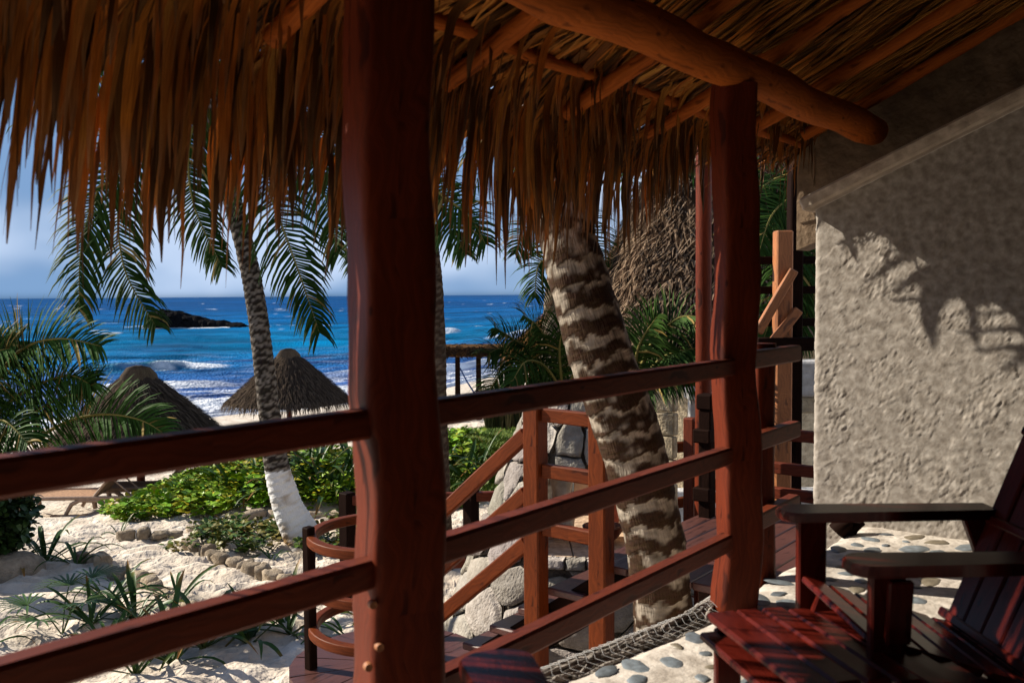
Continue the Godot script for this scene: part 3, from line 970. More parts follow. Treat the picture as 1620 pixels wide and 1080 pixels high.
func build_stairs() -> void:
	var st := thing("wooden_staircase", "dark red wooden staircase leading from the porch landing down to the sand", "staircase", Vector3(1.1, -0.2, -1.1))
	for i in 9:
		var mb := MB.new()
		var z := -0.13 - 0.125 * i
		mb.board(Vector3(0.74, -0.22 + rr(-0.003, 0.003), z), Vector3(2.6, -0.22, z), 0.118, 0.04, Vector3.UP, 0.005)
		put("landing_board", mb, "deck_wood", st)
	for i in 5:
		var mb := MB.new()
		var y := -0.42 - 0.155 * i
		var z := -1.34 - 0.215 * i
		mb.board(Vector3(0.74, y, z), Vector3(1.42, y, z), 0.25, 0.045, Vector3.UP, 0.008)
		put("tread", mb, "deck_wood", st)
	for x in [0.80, 1.36]:
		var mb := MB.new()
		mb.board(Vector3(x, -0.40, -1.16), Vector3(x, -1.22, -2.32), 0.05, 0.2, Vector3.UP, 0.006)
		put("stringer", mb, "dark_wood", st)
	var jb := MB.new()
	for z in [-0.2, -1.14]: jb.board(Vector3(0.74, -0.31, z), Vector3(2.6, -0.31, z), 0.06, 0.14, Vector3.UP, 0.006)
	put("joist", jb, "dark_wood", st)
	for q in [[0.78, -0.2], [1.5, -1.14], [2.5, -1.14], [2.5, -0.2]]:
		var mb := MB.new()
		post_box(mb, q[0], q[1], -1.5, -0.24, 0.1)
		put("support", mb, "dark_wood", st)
	# round platform at the bottom
	var pc := Vector3(0.60, -1.06, -2.60)
	for i in 12:
		var a0 := TAU * i / 12.0 + 0.012
		var a1 := TAU * (i + 1) / 12.0 - 0.012
		var mb := MB.new()
		var pts := [Vector2(0.06, a0), Vector2(0.62, a0), Vector2(0.62, (a0 + a1) / 2), Vector2(0.62, a1), Vector2(0.06, a1)]
		var top := []
		var uv := []
		for q in pts:
			top.append(pc + Vector3(cos(q.y) * q.x, 0, sin(q.y) * q.x)); uv.append(Vector2(q.y * 2.0 + i * 0.3, q.x))
		mb.face(top, Vector3.UP, uv)
		for k in pts.size():
			var p: Vector3 = top[k]
			var q: Vector3 = top[(k + 1) % pts.size()]
			var nn := (q - p).cross(Vector3.UP).normalized()
			if nn.dot((p + q) * 0.5 - (pc + Vector3(cos((a0 + a1) / 2), 0, sin((a0 + a1) / 2)) * 0.35)) < 0: nn = -nn
			mb.face([p, q, q + Vector3(0, -0.05, 0), p + Vector3(0, -0.05, 0)], nn, [Vector2(0, 0), Vector2(1, 0), Vector2(1, 0.1), Vector2(0, 0.1)])
		put("platform_board", mb, "deck_wood", st)
	# landing panel of two posts and three bars, with the sloping handrails
	var pn := thing("stair_railing", "orange-lit stair railing of two square posts and three sloping handrails", "railing", Vector3(0.70, -0.7, -1.3))
	for q in [[-1.51, 0.637, -0.95], [-1.075, 0.617, -0.85]]:
		var mb := MB.new()
		post_box(mb, 0.70, q[0], q[2], q[1], 0.105)
		put("post", mb, "stair_wood", pn)
	for y in [0.585, 0.275, -0.05]:
		var mb := MB.new()
		mb.board(Vector3(0.70, y, -1.452), Vector3(0.70, y - 0.005, -1.13), 0.05, 0.075, Vector3.UP, 0.006)
		put("bar", mb, "stair_wood", pn)
	for q in [[0.47, -0.24], [0.135, -0.575], [-0.15, -0.86]]:
		var mb := MB.new()
		mb.board(Vector3(0.70, q[0], -1.567), Vector3(0.70, q[1], -2.42), 0.055, 0.085, Vector3.UP, 0.008)
		put("handrail", mb, "stair_wood", pn)
	var np := MB.new()
	post_box(np, 0.70, -2.47, -1.4, -0.18, 0.09)
	put("post", np, "dark_wood", pn)
	# curved rails round the platform
	var cv := thing("curved_railing", "curved bentwood railing hoops on a thin dark post at the stair foot", "railing", Vector3(0.26, -1.1, -2.92))
	var p0 := MB.new()
	post_box(p0, 0.235, -2.915, -1.35, -0.17, 0.062)
	put("post", p0, "dark_wood", cv)
	for y in [-0.25, -0.55, -0.82]:
		var mb := MB.new()
		var n := 26
		var ring := []
		var ringr := []
		var c := Vector3(0.62, y, -2.62)
		var a_mid := atan2(-0.786, -0.618)
		for i in n + 1:
			var a := a_mid - 1.9 + 3.8 * i / n
			var q := c + Vector3(cos(a), 0, sin(a)) * 0.47
			ring.append(q); ringr.append(0.031)
		mb.tube(ring, ringr, 20, true, null, 0.0, 7.0)
		put("hoop", mb, "stair_wood", cv)
	for a in [1.75]:
		var mb := MB.new()
		var am: float = atan2(-0.786, -0.618) + a
		post_box(mb, 0.62 + cos(am) * 0.47, -2.62 + sin(am) * 0.47, -1.4, -0.2, 0.055)
		put("post", mb, "dark_wood", cv)
	# newel at the far corner of the landing
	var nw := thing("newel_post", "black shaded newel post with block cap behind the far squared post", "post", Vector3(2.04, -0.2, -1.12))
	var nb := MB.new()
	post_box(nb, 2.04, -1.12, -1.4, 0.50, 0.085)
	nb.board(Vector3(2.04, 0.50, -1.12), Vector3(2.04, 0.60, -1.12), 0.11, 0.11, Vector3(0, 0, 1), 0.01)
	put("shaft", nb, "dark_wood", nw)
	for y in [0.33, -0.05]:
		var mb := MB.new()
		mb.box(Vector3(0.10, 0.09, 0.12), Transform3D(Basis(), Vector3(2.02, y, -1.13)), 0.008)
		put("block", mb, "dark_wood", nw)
	# bars past the gap in the porch railing
	var lr := thing("landing_railing", "brown slatted side railing of the landing seen beside the plaster wall", "railing", Vector3(2.55, -0.2, -0.6))
	for y in [0.30, 0.07, -0.10]:
		var mb := MB.new()
		mb.board(Vector3(2.55, y, -1.5), Vector3(2.55, y, 0.1), 0.06, 0.075, Vector3.UP, 0.006)
		put("bar", mb, "rail_wood", lr)
	for z in [-1.5, -0.1]:
		var mb := MB.new()
		post_box(mb, 2.55, z, -1.4, 0.36, 0.08)
		put("post", mb, "rail_wood", lr)
	# fence down by the garden
	var gf := thing("garden_railing", "low brown two-bar fence standing on the sand below the green bank", "railing", Vector3(2.6, -1.3, -3.8))
	for y in [-0.53, -1.12]:
		var mb := MB.new()
		mb.board(Vector3(1.95, y, -4.5), Vector3(3.05, y, -3.35), 0.06, 0.085, Vector3.UP, 0.008)
		put("bar", mb, "rail_wood", gf)
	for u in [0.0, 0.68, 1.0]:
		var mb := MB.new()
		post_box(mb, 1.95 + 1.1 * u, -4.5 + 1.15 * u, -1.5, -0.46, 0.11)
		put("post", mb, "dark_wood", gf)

# ------------------------------------------------------------------ stone tower
func clip_poly(poly: PackedVector2Array, mid: Vector2, dir: Vector2) -> PackedVector2Array:
	var o := PackedVector2Array()
	for i in poly.size():
		var a := poly[i]
		var b := poly[(i + 1) % poly.size()]
		var da := (a - mid).dot(dir)
		var db := (b - mid).dot(dir)
		if da <= 0: o.append(a)
		if (da < 0 and db > 0) or (da > 0 and db < 0): o.append(a + (b - a) * (da / (da - db)))
	return o

func stone_tone() -> Color:
	var g := rr(0.30, 0.50)
	return Color(g, g * rr(0.90, 0.96), g * rr(0.80, 0.89))

# a stone filling a polygon (arc length, height) on the tower's face
func stone_mesh(poly: PackedVector2Array, proud: float, joint: float, f: FastNoiseLite, amp: float) -> ArrayMesh:
	var c := Vector2.ZERO
	for p in poly: c += p
	c /= poly.size()
	var n := 12
	var out := PackedVector2Array()
	var per := 0.0
	for i in poly.size(): per += poly[i].distance_to(poly[(i + 1) % poly.size()])
	var want := 0.0
	var walked := 0.0
	for i in poly.size():
		var a := poly[i]
		var b := poly[(i + 1) % poly.size()]
		var l := a.distance_to(b)
		while out.size() < n and want <= walked + l + 0.00001:
			out.append(a.lerp(b, clampf((want - walked) / maxf(l, 0.00001), 0, 1)))
			want += per / n
		walked += l
	while out.size() < n: out.append(poly[0])
	var mb := MB.new()
	mb.col = stone_tone()
	var rings := [[1.0, -0.05, 0.0], [1.0, 0.35, 0.0], [0.955, 0.85, 1.0], [0.74, 1.0, 1.0], [0.3, 1.0, 1.0]]
	for r in rings:
		for k in n:
			var p := out[k]
			var to := c - p
			var q := p + to.normalized() * minf(joint, to.length() * 0.4)
			q = c + (q - c) * float(r[0])
			q = q.lerp(c, 0.07 * f.get_noise_2d(q.x * 3.0 + 40.0, q.y * 3.0))
			var dep: float = proud * r[1] + f.get_noise_2d(q.x, q.y) * amp * r[2]
			mb.vert(tower_at(q.x, q.y, dep), tower_at(c.x, c.y, 1.0) - tower_at(c.x, c.y, 0.0))
	var ce := mb.vert(tower_at(c.x, c.y, proud + f.get_noise_2d(c.x, c.y) * amp), tower_at(c.x, c.y, 1.0) - tower_at(c.x, c.y, 0.0))
	for r in rings.size() - 1:
		for k in n: mb.quad(r * n + k, r * n + (k + 1) % n, (r + 1) * n + (k + 1) % n, (r + 1) * n + k)
	var b := (rings.size() - 1) * n
	for k in n: mb.tri(ce, b + k, b + (k + 1) % n)
	mb.soften(0, 0)
	return mb.mesh(M.stone, true)

func tower_r(y: float) -> float:
	return 0.52 - 0.38 * y

# a point on the tower: u is the arc length at mid height from the side facing the stairs
func tower_at(u: float, v: float, dep: float) -> Vector3:
	var a := u / 0.72
	var r := tower_r(v) + dep
	return site(0.5 + sin(a) * r, v, 6.9 - cos(a) * r)

func build_tower() -> void:
	var x0 := 0.5
	var d0 := 6.9
	var base := site(x0, -1.5, d0)
	var tw := thing("stone_tower", "tapering round tower of rough pale stones with a niche facing the stairs", "stone structure", base)
	var mid := 0.72
	var n_l := -0.37
	var n_r := 0.40
	var n_b := -0.56
	var n_t := -0.02
	# dark core with the niche left open
	var core := MB.new()
	var us := []
	for i in 61: us.append(-PI * mid + TAU * mid * i / 60.0)
	us.append(n_l); us.append(n_r); us.sort()
	var vs := [-1.6, -1.3, -1.0, -0.8, n_b, -0.3, n_t, 0.2, 0.52]
	for i in us.size() - 1:
		for k in vs.size() - 1:
			var um: float = (us[i] + us[i + 1]) * 0.5
			var vm: float = (vs[k] + vs[k + 1]) * 0.5
			if um > n_l and um < n_r and vm > n_b and vm < n_t: continue
			if um / mid < -1.72 and vm > n_b: continue
			var pts := [tower_at(us[i], vs[k], -0.02), tower_at(us[i + 1], vs[k], -0.02), tower_at(us[i + 1], vs[k + 1], -0.02), tower_at(us[i], vs[k + 1], -0.02)]
			core.face(pts, tower_at(um, vm, 1.0) - tower_at(um, vm, 0.0), [Vector2.ZERO, Vector2.ZERO, Vector2.ZERO, Vector2.ZERO])
	put("mortar", core, "mortar", tw)
	# niche lining: floor of tiles, back wall
	var lin_ := MB.new()
	for i in 40:
		var a0 := TAU * i / 40.0
		var a1 := TAU * (i + 1) / 40.0
		var q := []
		for e in [[a0, n_b], [a1, n_b], [a1, 0.52], [a0, 0.52]]:
			var r: float = tower_r(e[1]) - 0.12
			q.append(site(x0 + sin(e[0]) * r, e[1], d0 - cos(e[0]) * r))
		var am := wrapf((a0 + a1) * 0.5, -PI, PI)
		if am > 0.62 or (am < -0.62 and am > -1.72): lin_.face(q, Vector3(site(x0, 0, d0).x - q[0].x, 0, site(x0, 0, d0).z - q[0].z).normalized(), [Vector2.ZERO, Vector2.ZERO, Vector2.ZERO, Vector2.ZERO])
	put("niche_wall", lin_, "tile", tw)
	for i in 5:
		for k in 5:
			var tx := x0 - 0.55 + 0.235 * i
			var td := d0 - 0.66 + 0.235 * k
			if Vector2(tx + 0.11 - x0, td + 0.11 - d0).length() > 0.66: continue
			var mb := MB.new()
			mb.box(Vector3(0.228, 0.03, 0.228), Transform3D(Basis(along, Vector3.UP, -seaward), site(tx + 0.11, n_b - 0.012 + rr(-0.002, 0.002), td + 0.11)), 0.004)
			put("floor_tile", mb, "tile", tw)
	# stones
	var f := noise(101, 7.0, 4)
	var seeds := []
	var v := -1.48
	var odd := 0.0
	while v < 0.5:
		var step := rr(0.20, 0.27)
		var cnt := int(TAU * mid / rr(0.26, 0.32))
		for i in cnt: seeds.append(Vector2(-PI * mid + TAU * mid * (i + odd) / cnt + rr(-0.06, 0.06), v + rr(-0.06, 0.06)))
		odd = 0.5 - odd
		v += step
	for i in seeds.size():
		var s: Vector2 = seeds[i]
		if absf(s.x) > 1.55 or (s.x < -1.20 and s.y > n_b - 0.1): continue
		var poly := PackedVector2Array([s + Vector2(-0.4, -0.4), s + Vector2(0.4, -0.4), s + Vector2(0.4, 0.4), s + Vector2(-0.4, 0.4)])
		for k in seeds.size():
			if k == i: continue
			var o: Vector2 = seeds[k]
			if o.distance_to(s) < 0.8: poly = clip_poly(poly, (o + s) * 0.5, o - s)
		poly = clip_poly(poly, Vector2(0, 0.50), Vector2(0, 1))
		poly = clip_poly(poly, Vector2(0, -1.6), Vector2(0, -1))
		if s.x > n_l and s.x < n_r and s.y > n_b and s.y < n_t: continue
		if s.x >= n_r: poly = clip_poly(poly, Vector2(n_r, 0), Vector2(-1, 0)) if s.y > n_b and s.y < n_t else poly
		elif s.x <= n_l: poly = clip_poly(poly, Vector2(n_l, 0), Vector2(1, 0)) if s.y > n_b and s.y < n_t else poly
		if s.x > n_l - 0.25 and s.x < n_r + 0.25:
			if s.y <= n_b: poly = clip_poly(poly, Vector2(0, n_b - 0.06), Vector2(0, 1))
			elif s.y >= n_t: poly = clip_poly(poly, Vector2(0, n_t), Vector2(0, -1))
		if poly.size() < 3: continue
		putm("stone", stone_mesh(poly, rr(0.035, 0.06), 0.008, f, 0.020), tw)
	# coping stones along the niche sill
	var u := n_l - 0.02
	while u < n_r:
		var w := rr(0.12, 0.19)
		var u1 := minf(u + w, n_r + 0.02)
		putm("coping_stone", stone_mesh(PackedVector2Array([Vector2(u, n_b - 0.055), Vector2(u1, n_b - 0.055), Vector2(u1, n_b + 0.02), Vector2(u, n_b + 0.02)]), 0.08, 0.005, f, 0.008), tw)
		u = u1
	# pots in the niche
	var pot := thing("plant_pot", "white ribbed urn with dry stalks standing in the tower niche", "pot", site(0.36, n_b, 6.75))
	var pb := MB.new()
	var pr := []
	var pp := []
	for q in [[0.0, 0.075], [0.05, 0.09], [0.15, 0.10], [0.25, 0.085], [0.34, 0.07], [0.42, 0.085], [0.45, 0.08]]:
		pp.append(site(0.36, n_b + q[0], 6.75)); pr.append(q[1])
	pb.tube(pp, pr, 18)
	put("urn", pb, "white_paint", pot)
	var sb := MB.new()
	for i in 60:
		sb.col = thatch_tone(0.8)
		var a := rr(0, TAU)
		var r0 := rr(0.0, 0.06)
		var q := site(0.36 + cos(a) * r0, n_b + 0.44, 6.75 + sin(a) * r0)
		sb.tube([q, q + Vector3(cos(a) * 0.05, 0.2, sin(a) * 0.04)], [0.005, 0.003], 4, false)
	put("dry_stalks", sb, "tuft", pot, true)
	var bowl := thing("plant_pot", "shiny dark red clay bowl beside the white urn in the niche", "pot", site(0.66, n_b, 6.65))
	var bb := MB.new()
	pp = []; pr = []
	for q in [[0.0, 0.07], [0.03, 0.11], [0.09, 0.15], [0.11, 0.155], [0.112, 0.14], [0.06, 0.09]]:
		pp.append(site(0.66, n_b + q[0], 6.65)); pr.append(q[1])
	bb.tube(pp, pr, 20)
	put("bowl", bb, "terracotta", bowl)
	var jar := MB.new()
	pp = []; pr = []
	for q in [[0.0, 0.06], [0.08, 0.10], [0.2, 0.11], [0.3, 0.07], [0.34, 0.085]]:
		pp.append(site(0.73, n_b + q[0], 7.0)); pr.append(q[1])
	jar.tube(pp, pr, 18)
	tag(put("clay_jar", jar, "terracotta", self), "tall red clay jar behind the red bowl in the tower niche", "jar")
	var lp := MB.new()
	lp.tube([site(0.18, 0.40, 6.7), site(0.45, 0.52, 6.75), site(0.8, 0.58, 6.9)], [0.035, 0.04, 0.04], 9, true, noise(102, 8.0, 2), 0.01)
	tag(put("driftwood_log", lp, "grey_wood", self), "grey driftwood log laid across the top of the stone tower", "log")

# ------------------------------------------------------------------ neighbours
func shaggy_cone(parent: Node3D, c: Vector3, r: float, apex_y: float, eave_y: float, tufts: int, dark: Color, lightc: Color, len_: float, seed_: int, w := 0.03, hips := 0.0, mess := 1.0) -> void:
	var mb := MB.new()
	var f := noise(seed_, 2.0, 3)
	mb.col = dark
	var cols := 41
	for i in 13:
		var u := i / 12.0
		for k in cols:
			var a := TAU * k / 40.0
			var q: float = r * (1.0 + hips * cos(4.0 * a)) * (0.10 + 0.90 * u)
			var y := lerpf(apex_y, eave_y, pow(u, 1.08))
			mb.vert(Vector3(c.x + cos(a) * q, y + f.get_noise_2d(cos(a) * q * 2, sin(a) * q * 2) * 0.06, c.z + sin(a) * q), Vector3(cos(a), 1.0, sin(a)))
	for i in 12:
		for k in cols - 1:
			var a := i * cols + k
			mb.quad(a, a + 1, a + cols + 1, a + cols)
	mb.soften(0, 0)
	# underside
	var s := mb.v.size()
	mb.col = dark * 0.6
	var cc := mb.vert(Vector3(c.x, eave_y + 0.35, c.z), Vector3.DOWN)
	for k in cols:
		var a := TAU * k / 40.0
		mb.vert(Vector3(c.x + cos(a) * r * (1.0 + hips * cos(4.0 * a)) * 0.97, eave_y - 0.03, c.z + sin(a) * r * (1.0 + hips * cos(4.0 * a)) * 0.97), Vector3.DOWN)
	for k in cols - 1: mb.tri(cc, s + 1 + k, s + 2 + k)
	put("thatch_body", mb, "tuft", parent, true)
	var tb := MB.new()
	for i in tufts:
		var u := sqrt(rng.randf())
		if i % 4 == 0: u = rr(0.93, 1.0)
		var a := rr(0, TAU)
		var q: float = r * (1.0 + hips * cos(4.0 * a)) * (0.08 + 0.92 * u)
		var p := Vector3(c.x + cos(a) * q, lerpf(apex_y, eave_y, pow(u, 1.08)) + 0.02, c.z + sin(a) * q)
		var slope := Vector3(cos(a) * r, (eave_y - apex_y), sin(a) * r).normalized()
		var out := Vector3(cos(a), 0.8, sin(a)).normalized()
		var jit := Vector3(rr(-0.3, 0.3), rr(-0.1, 0.1), rr(-0.3, 0.3)) * mess
		var l := len_ * rr(0.6, 1.3)
		var e := (slope + jit).normalized()
		var droop := Vector3.DOWN * l * (0.45 if u > 0.92 else 0.08)
		tb.col = dark.lerp(lightc, rng.randf())
		tb.strip([p, p + e * l * 0.5 + out * 0.02, p + e * l + out * rr(0.0, 0.04) * mess + droop], [w, w * 0.9, w * 0.2], slope.cross(out), 0.3, rr(0, 1))
	put("thatch", tb, "tuft", parent, true, "stuff")

func build_neighbours() -> void:
	# small round hut with a white wall
	var hc := site(1.35, 0, 14.0)
	var hut := thing("beach_hut", "small round white hut under a sunlit brown thatch roof", "hut", hc + Vector3(0, -1.6, 0))
	shaggy_cone(hut, hc, 1.35, 1.55, 0.42, 2600, Color(0.12, 0.07, 0.03), Color(0.38, 0.2, 0.08), 0.3, 111)
	var wb := MB.new()
	wb.tube([hc + Vector3(0, -1.8, 0), hc + Vector3(0, 0.6, 0)], [0.85, 0.85], 28)
	put("wall", wb, "white_paint", hut)
	# big roof
	var bc := site(2.82, 0, 12.2)
	var big := thing("thatched_house", "large neighbouring house roof of shaggy grey-brown thatch", "house", bc + Vector3(0, -1.5, 0))
	shaggy_cone(big, bc, 2.0, 4.5, 0.72, 15000, Color(0.10, 0.07, 0.05), Color(0.62, 0.47, 0.34), 0.20, 112, 0.020, 0.03, 2.2)
	var bw := MB.new()
	bw.tube([bc + Vector3(0, -1.8, 0), bc + Vector3(0, 0.9, 0)], [1.6, 1.6], 32)
	put("wall", bw, "limestone", big)
	# pillar of cream blocks
	var pc := site(1.33, 0, 8.0)
	var pil := thing("block_pillar", "cream limestone block pillar right of the leaning palm trunk", "pillar", pc + Vector3(0, -1.5, 0))
	var y := -1.5
	while y < 0.48:
		var h := rr(0.17, 0.25)
		var mb := MB.new()
		mb.box(Vector3(0.09 + rr(-0.008, 0.008), h - 0.012, 0.235 + rr(-0.012, 0.012)), Transform3D(Basis(Vector3.UP, rr(-0.03, 0.03)), pc + Vector3(0, y + h / 2, 0)), 0.012)
		put("block", mb, "limestone", pil)
		y += h
	var cp := thing("white_column", "white painted column with square capital beside the cream pillar", "column", site(1.70, -1.5, 8.5))
	var c1 := MB.new()
	c1.board(site(1.70, -1.5, 8.5), site(1.70, 0.27, 8.5), 0.11, 0.11, seaward, 0.008)
	put("shaft", c1, "white_paint", cp)
	var c2 := MB.new()
	c2.board(site(1.74, 0.27, 8.5), site(1.74, 0.46, 8.5), 0.24, 0.22, seaward, 0.008)
	put("capital", c2, "white_paint", cp)
	var nr := thing("terrace_railing", "brown wooden terrace railing between the cream pillar and the white column", "railing", site(1.7, -1.4, 8.15))
	for q in [[0.46, 0.50], [-0.12, -0.05], [-0.62, -0.52]]:
		var mb := MB.new()
		mb.board(site(1.45, q[0], 8.1), site(2.35, q[1] + 0.05, 8.0), 0.06, 0.09, Vector3.UP, 0.006)
		put("bar", mb, "stair_wood", nr)
	for x in [1.92, 2.3]:
		var mb := MB.new()
		mb.board(site(x, -1.4, 8.02), site(x, 0.52, 8.02), 0.08, 0.08, seaward, 0.006)
		put("post", mb, "stair_wood", nr)
	# white parapet and cream column beside the wall
	var pw := thing("parapet", "whitewashed masonry parapet in the gap beside the plaster wall", "wall", site(2.45, -1.4, 7.4))
	var p1 := MB.new()
	p1.box(Vector3(0.9, 0.28, 0.3), Transform3D(Basis(along, Vector3.UP, -seaward), site(2.58, 0.56, 7.4)), 0.015)
	put("coping", p1, "white_paint", pw)
	var p2 := MB.new()
	p2.box(Vector3(0.8, 0.13, 0.26), Transform3D(Basis(along, Vector3.UP, -seaward), site(2.60, 0.352, 7.4)), 0.01)
	put("band", p2, "limestone", pw)
	var p3 := MB.new()
	p3.tube([site(2.26, -1.4, 7.4), site(2.26, 0.28, 7.4)], [0.075, 0.07], 16)
	put("column", p3, "limestone", pw)
	var lw := MB.new()
	lw.box(Vector3(2.6, 0.45, 0.2), Transform3D(Basis(along, Vector3.UP, -seaward), site(2.9, -1.05, 9.6)), 0.01)
	tag(put("garden_wall", lw, "white_paint", self), "low whitewashed garden wall glimpsed low down behind the railings", "wall")
	# timber frame of the next balcony
	var bf := thing("balcony_frame", "raw timber balcony frame with diagonal braces behind the far squared post", "balcony", site(2.06, -1.4, 7.0))
	var m1 := MB.new()
	m1.board(site(2.07, -1.4, 7.0), site(2.07, 1.72, 7.0), 0.125, 0.125, seaward, 0.01)
	put("post", m1, "raw_wood", bf)
	var m1b := MB.new()
	m1b.board(site(2.18, -1.4, 7.06), site(2.18, 2.6, 7.06), 0.10, 0.12, seaward, 0.01)
	put("post", m1b, "dark_wood", bf)
	for q in [[1.86, 0.95, 2.13, 1.42], [1.93, 0.82, 2.17, 1.12]]:
		var mb := MB.new()
		mb.board(site(q[0], q[1], 6.92), site(q[2], q[3], 6.92), 0.07, 0.05, seaward, 0.006)
		put("brace", mb, "raw_wood", bf)
	for yy in [1.50, 1.27, 1.02]:
		var mb := MB.new()
		mb.board(site(1.80, yy, 7.1), site(3.6, yy, 7.1), 0.05, 0.06, Vector3.UP, 0.006)
		put("bar", mb, "dark_wood", bf)
	var ft := MB.new()
	ft.board(site(1.85, 0.86, 6.95), site(2.28, 0.86, 6.95), 0.14, 0.10, Vector3.UP, 0.008)
	put("sill", ft, "dark_wood", bf)
	var rp := MB.new()
	rp.tube([site(1.30, -1.4, 6.2), site(1.30, 0.8, 6.2), site(1.30, 2.3, 6.2)], [0.06, 0.055, 0.05], 14, true, noise(113, 4.0, 2), 0.01)
	tag(put("rear_log", rp, "post_wood", self), "thin red log standing just left of the far squared post", "post")

# ------------------------------------------------------------------ palms
func spline(p: Array, n: int) -> Array:
	var o := []
	var m := p.size()
	for i in n:
		var t := float(i) / (n - 1) * (m - 1)
		var k := mini(int(t), m - 2)
		var f := t - k
		o.append((p[k] as Vector3).cubic_interpolate(p[k + 1], p[maxi(k - 1, 0)], p[mini(k + 2, m - 1)], f))
	return o

func frond_mesh(p: Array, leaf_len: float, pairs: int, hint: Vector3, col: Color, droop := 0.45, width := 0.026) -> ArrayMesh:
	var mb := MB.new()
	var c := spline(p, 30)
	var rs := []
	for i in 30: rs.append(lerpf(0.022, 0.004, i / 29.0))
	mb.col = Color(0.20, 0.17, 0.055) * 0.9
	mb.tube(c, rs, 5, false)
	for i in pairs:
		var u := 0.10 + 0.90 * i / float(pairs - 1)
		var idx := u * 28.999
		var k := int(idx)
		var pos: Vector3 = (c[k] as Vector3).lerp(c[k + 1], idx - k)
		var tan: Vector3 = ((c[k + 1] as Vector3) - c[k]).normalized()
		var side := tan.cross(hint).normalized()
		var upv := side.cross(tan).normalized()
		var l := leaf_len * (0.35 + 0.65 * sin(PI * pow(u, 0.75) * 0.93 + 0.12)) * (rr(0.78, 1.12) if rng.randf() > 0.05 else rr(0.35, 0.7))
		for s in [-1.0, 1.0]:
			var fwd := 0.35 + 0.9 * u * u
			var dir: Vector3 = (side * s + tan * (fwd + rr(-0.22, 0.22)) + upv * rr(-0.12, 0.42)).normalized()
			var q1: Vector3 = pos + dir * l * 0.4
			var d2: Vector3 = (dir + Vector3.DOWN * droop).normalized()
			var q2: Vector3 = q1 + d2 * l * 0.35
			var d3: Vector3 = (d2 + Vector3.DOWN * droop * 1.2).normalized()
			var q3: Vector3 = q2 + d3 * l * 0.28
			var g := rr(0.6, 1.3)
			mb.col = col * g
			if rng.randf() < 0.06: mb.col = Color(0.22, 0.16, 0.05)
			mb.strip([pos, q1, q2, q3], [width * 0.7, width, width * 0.75, width * 0.12], tan.lerp(upv, 0.25), 0.25)
	return mb.mesh(M.frond, true)

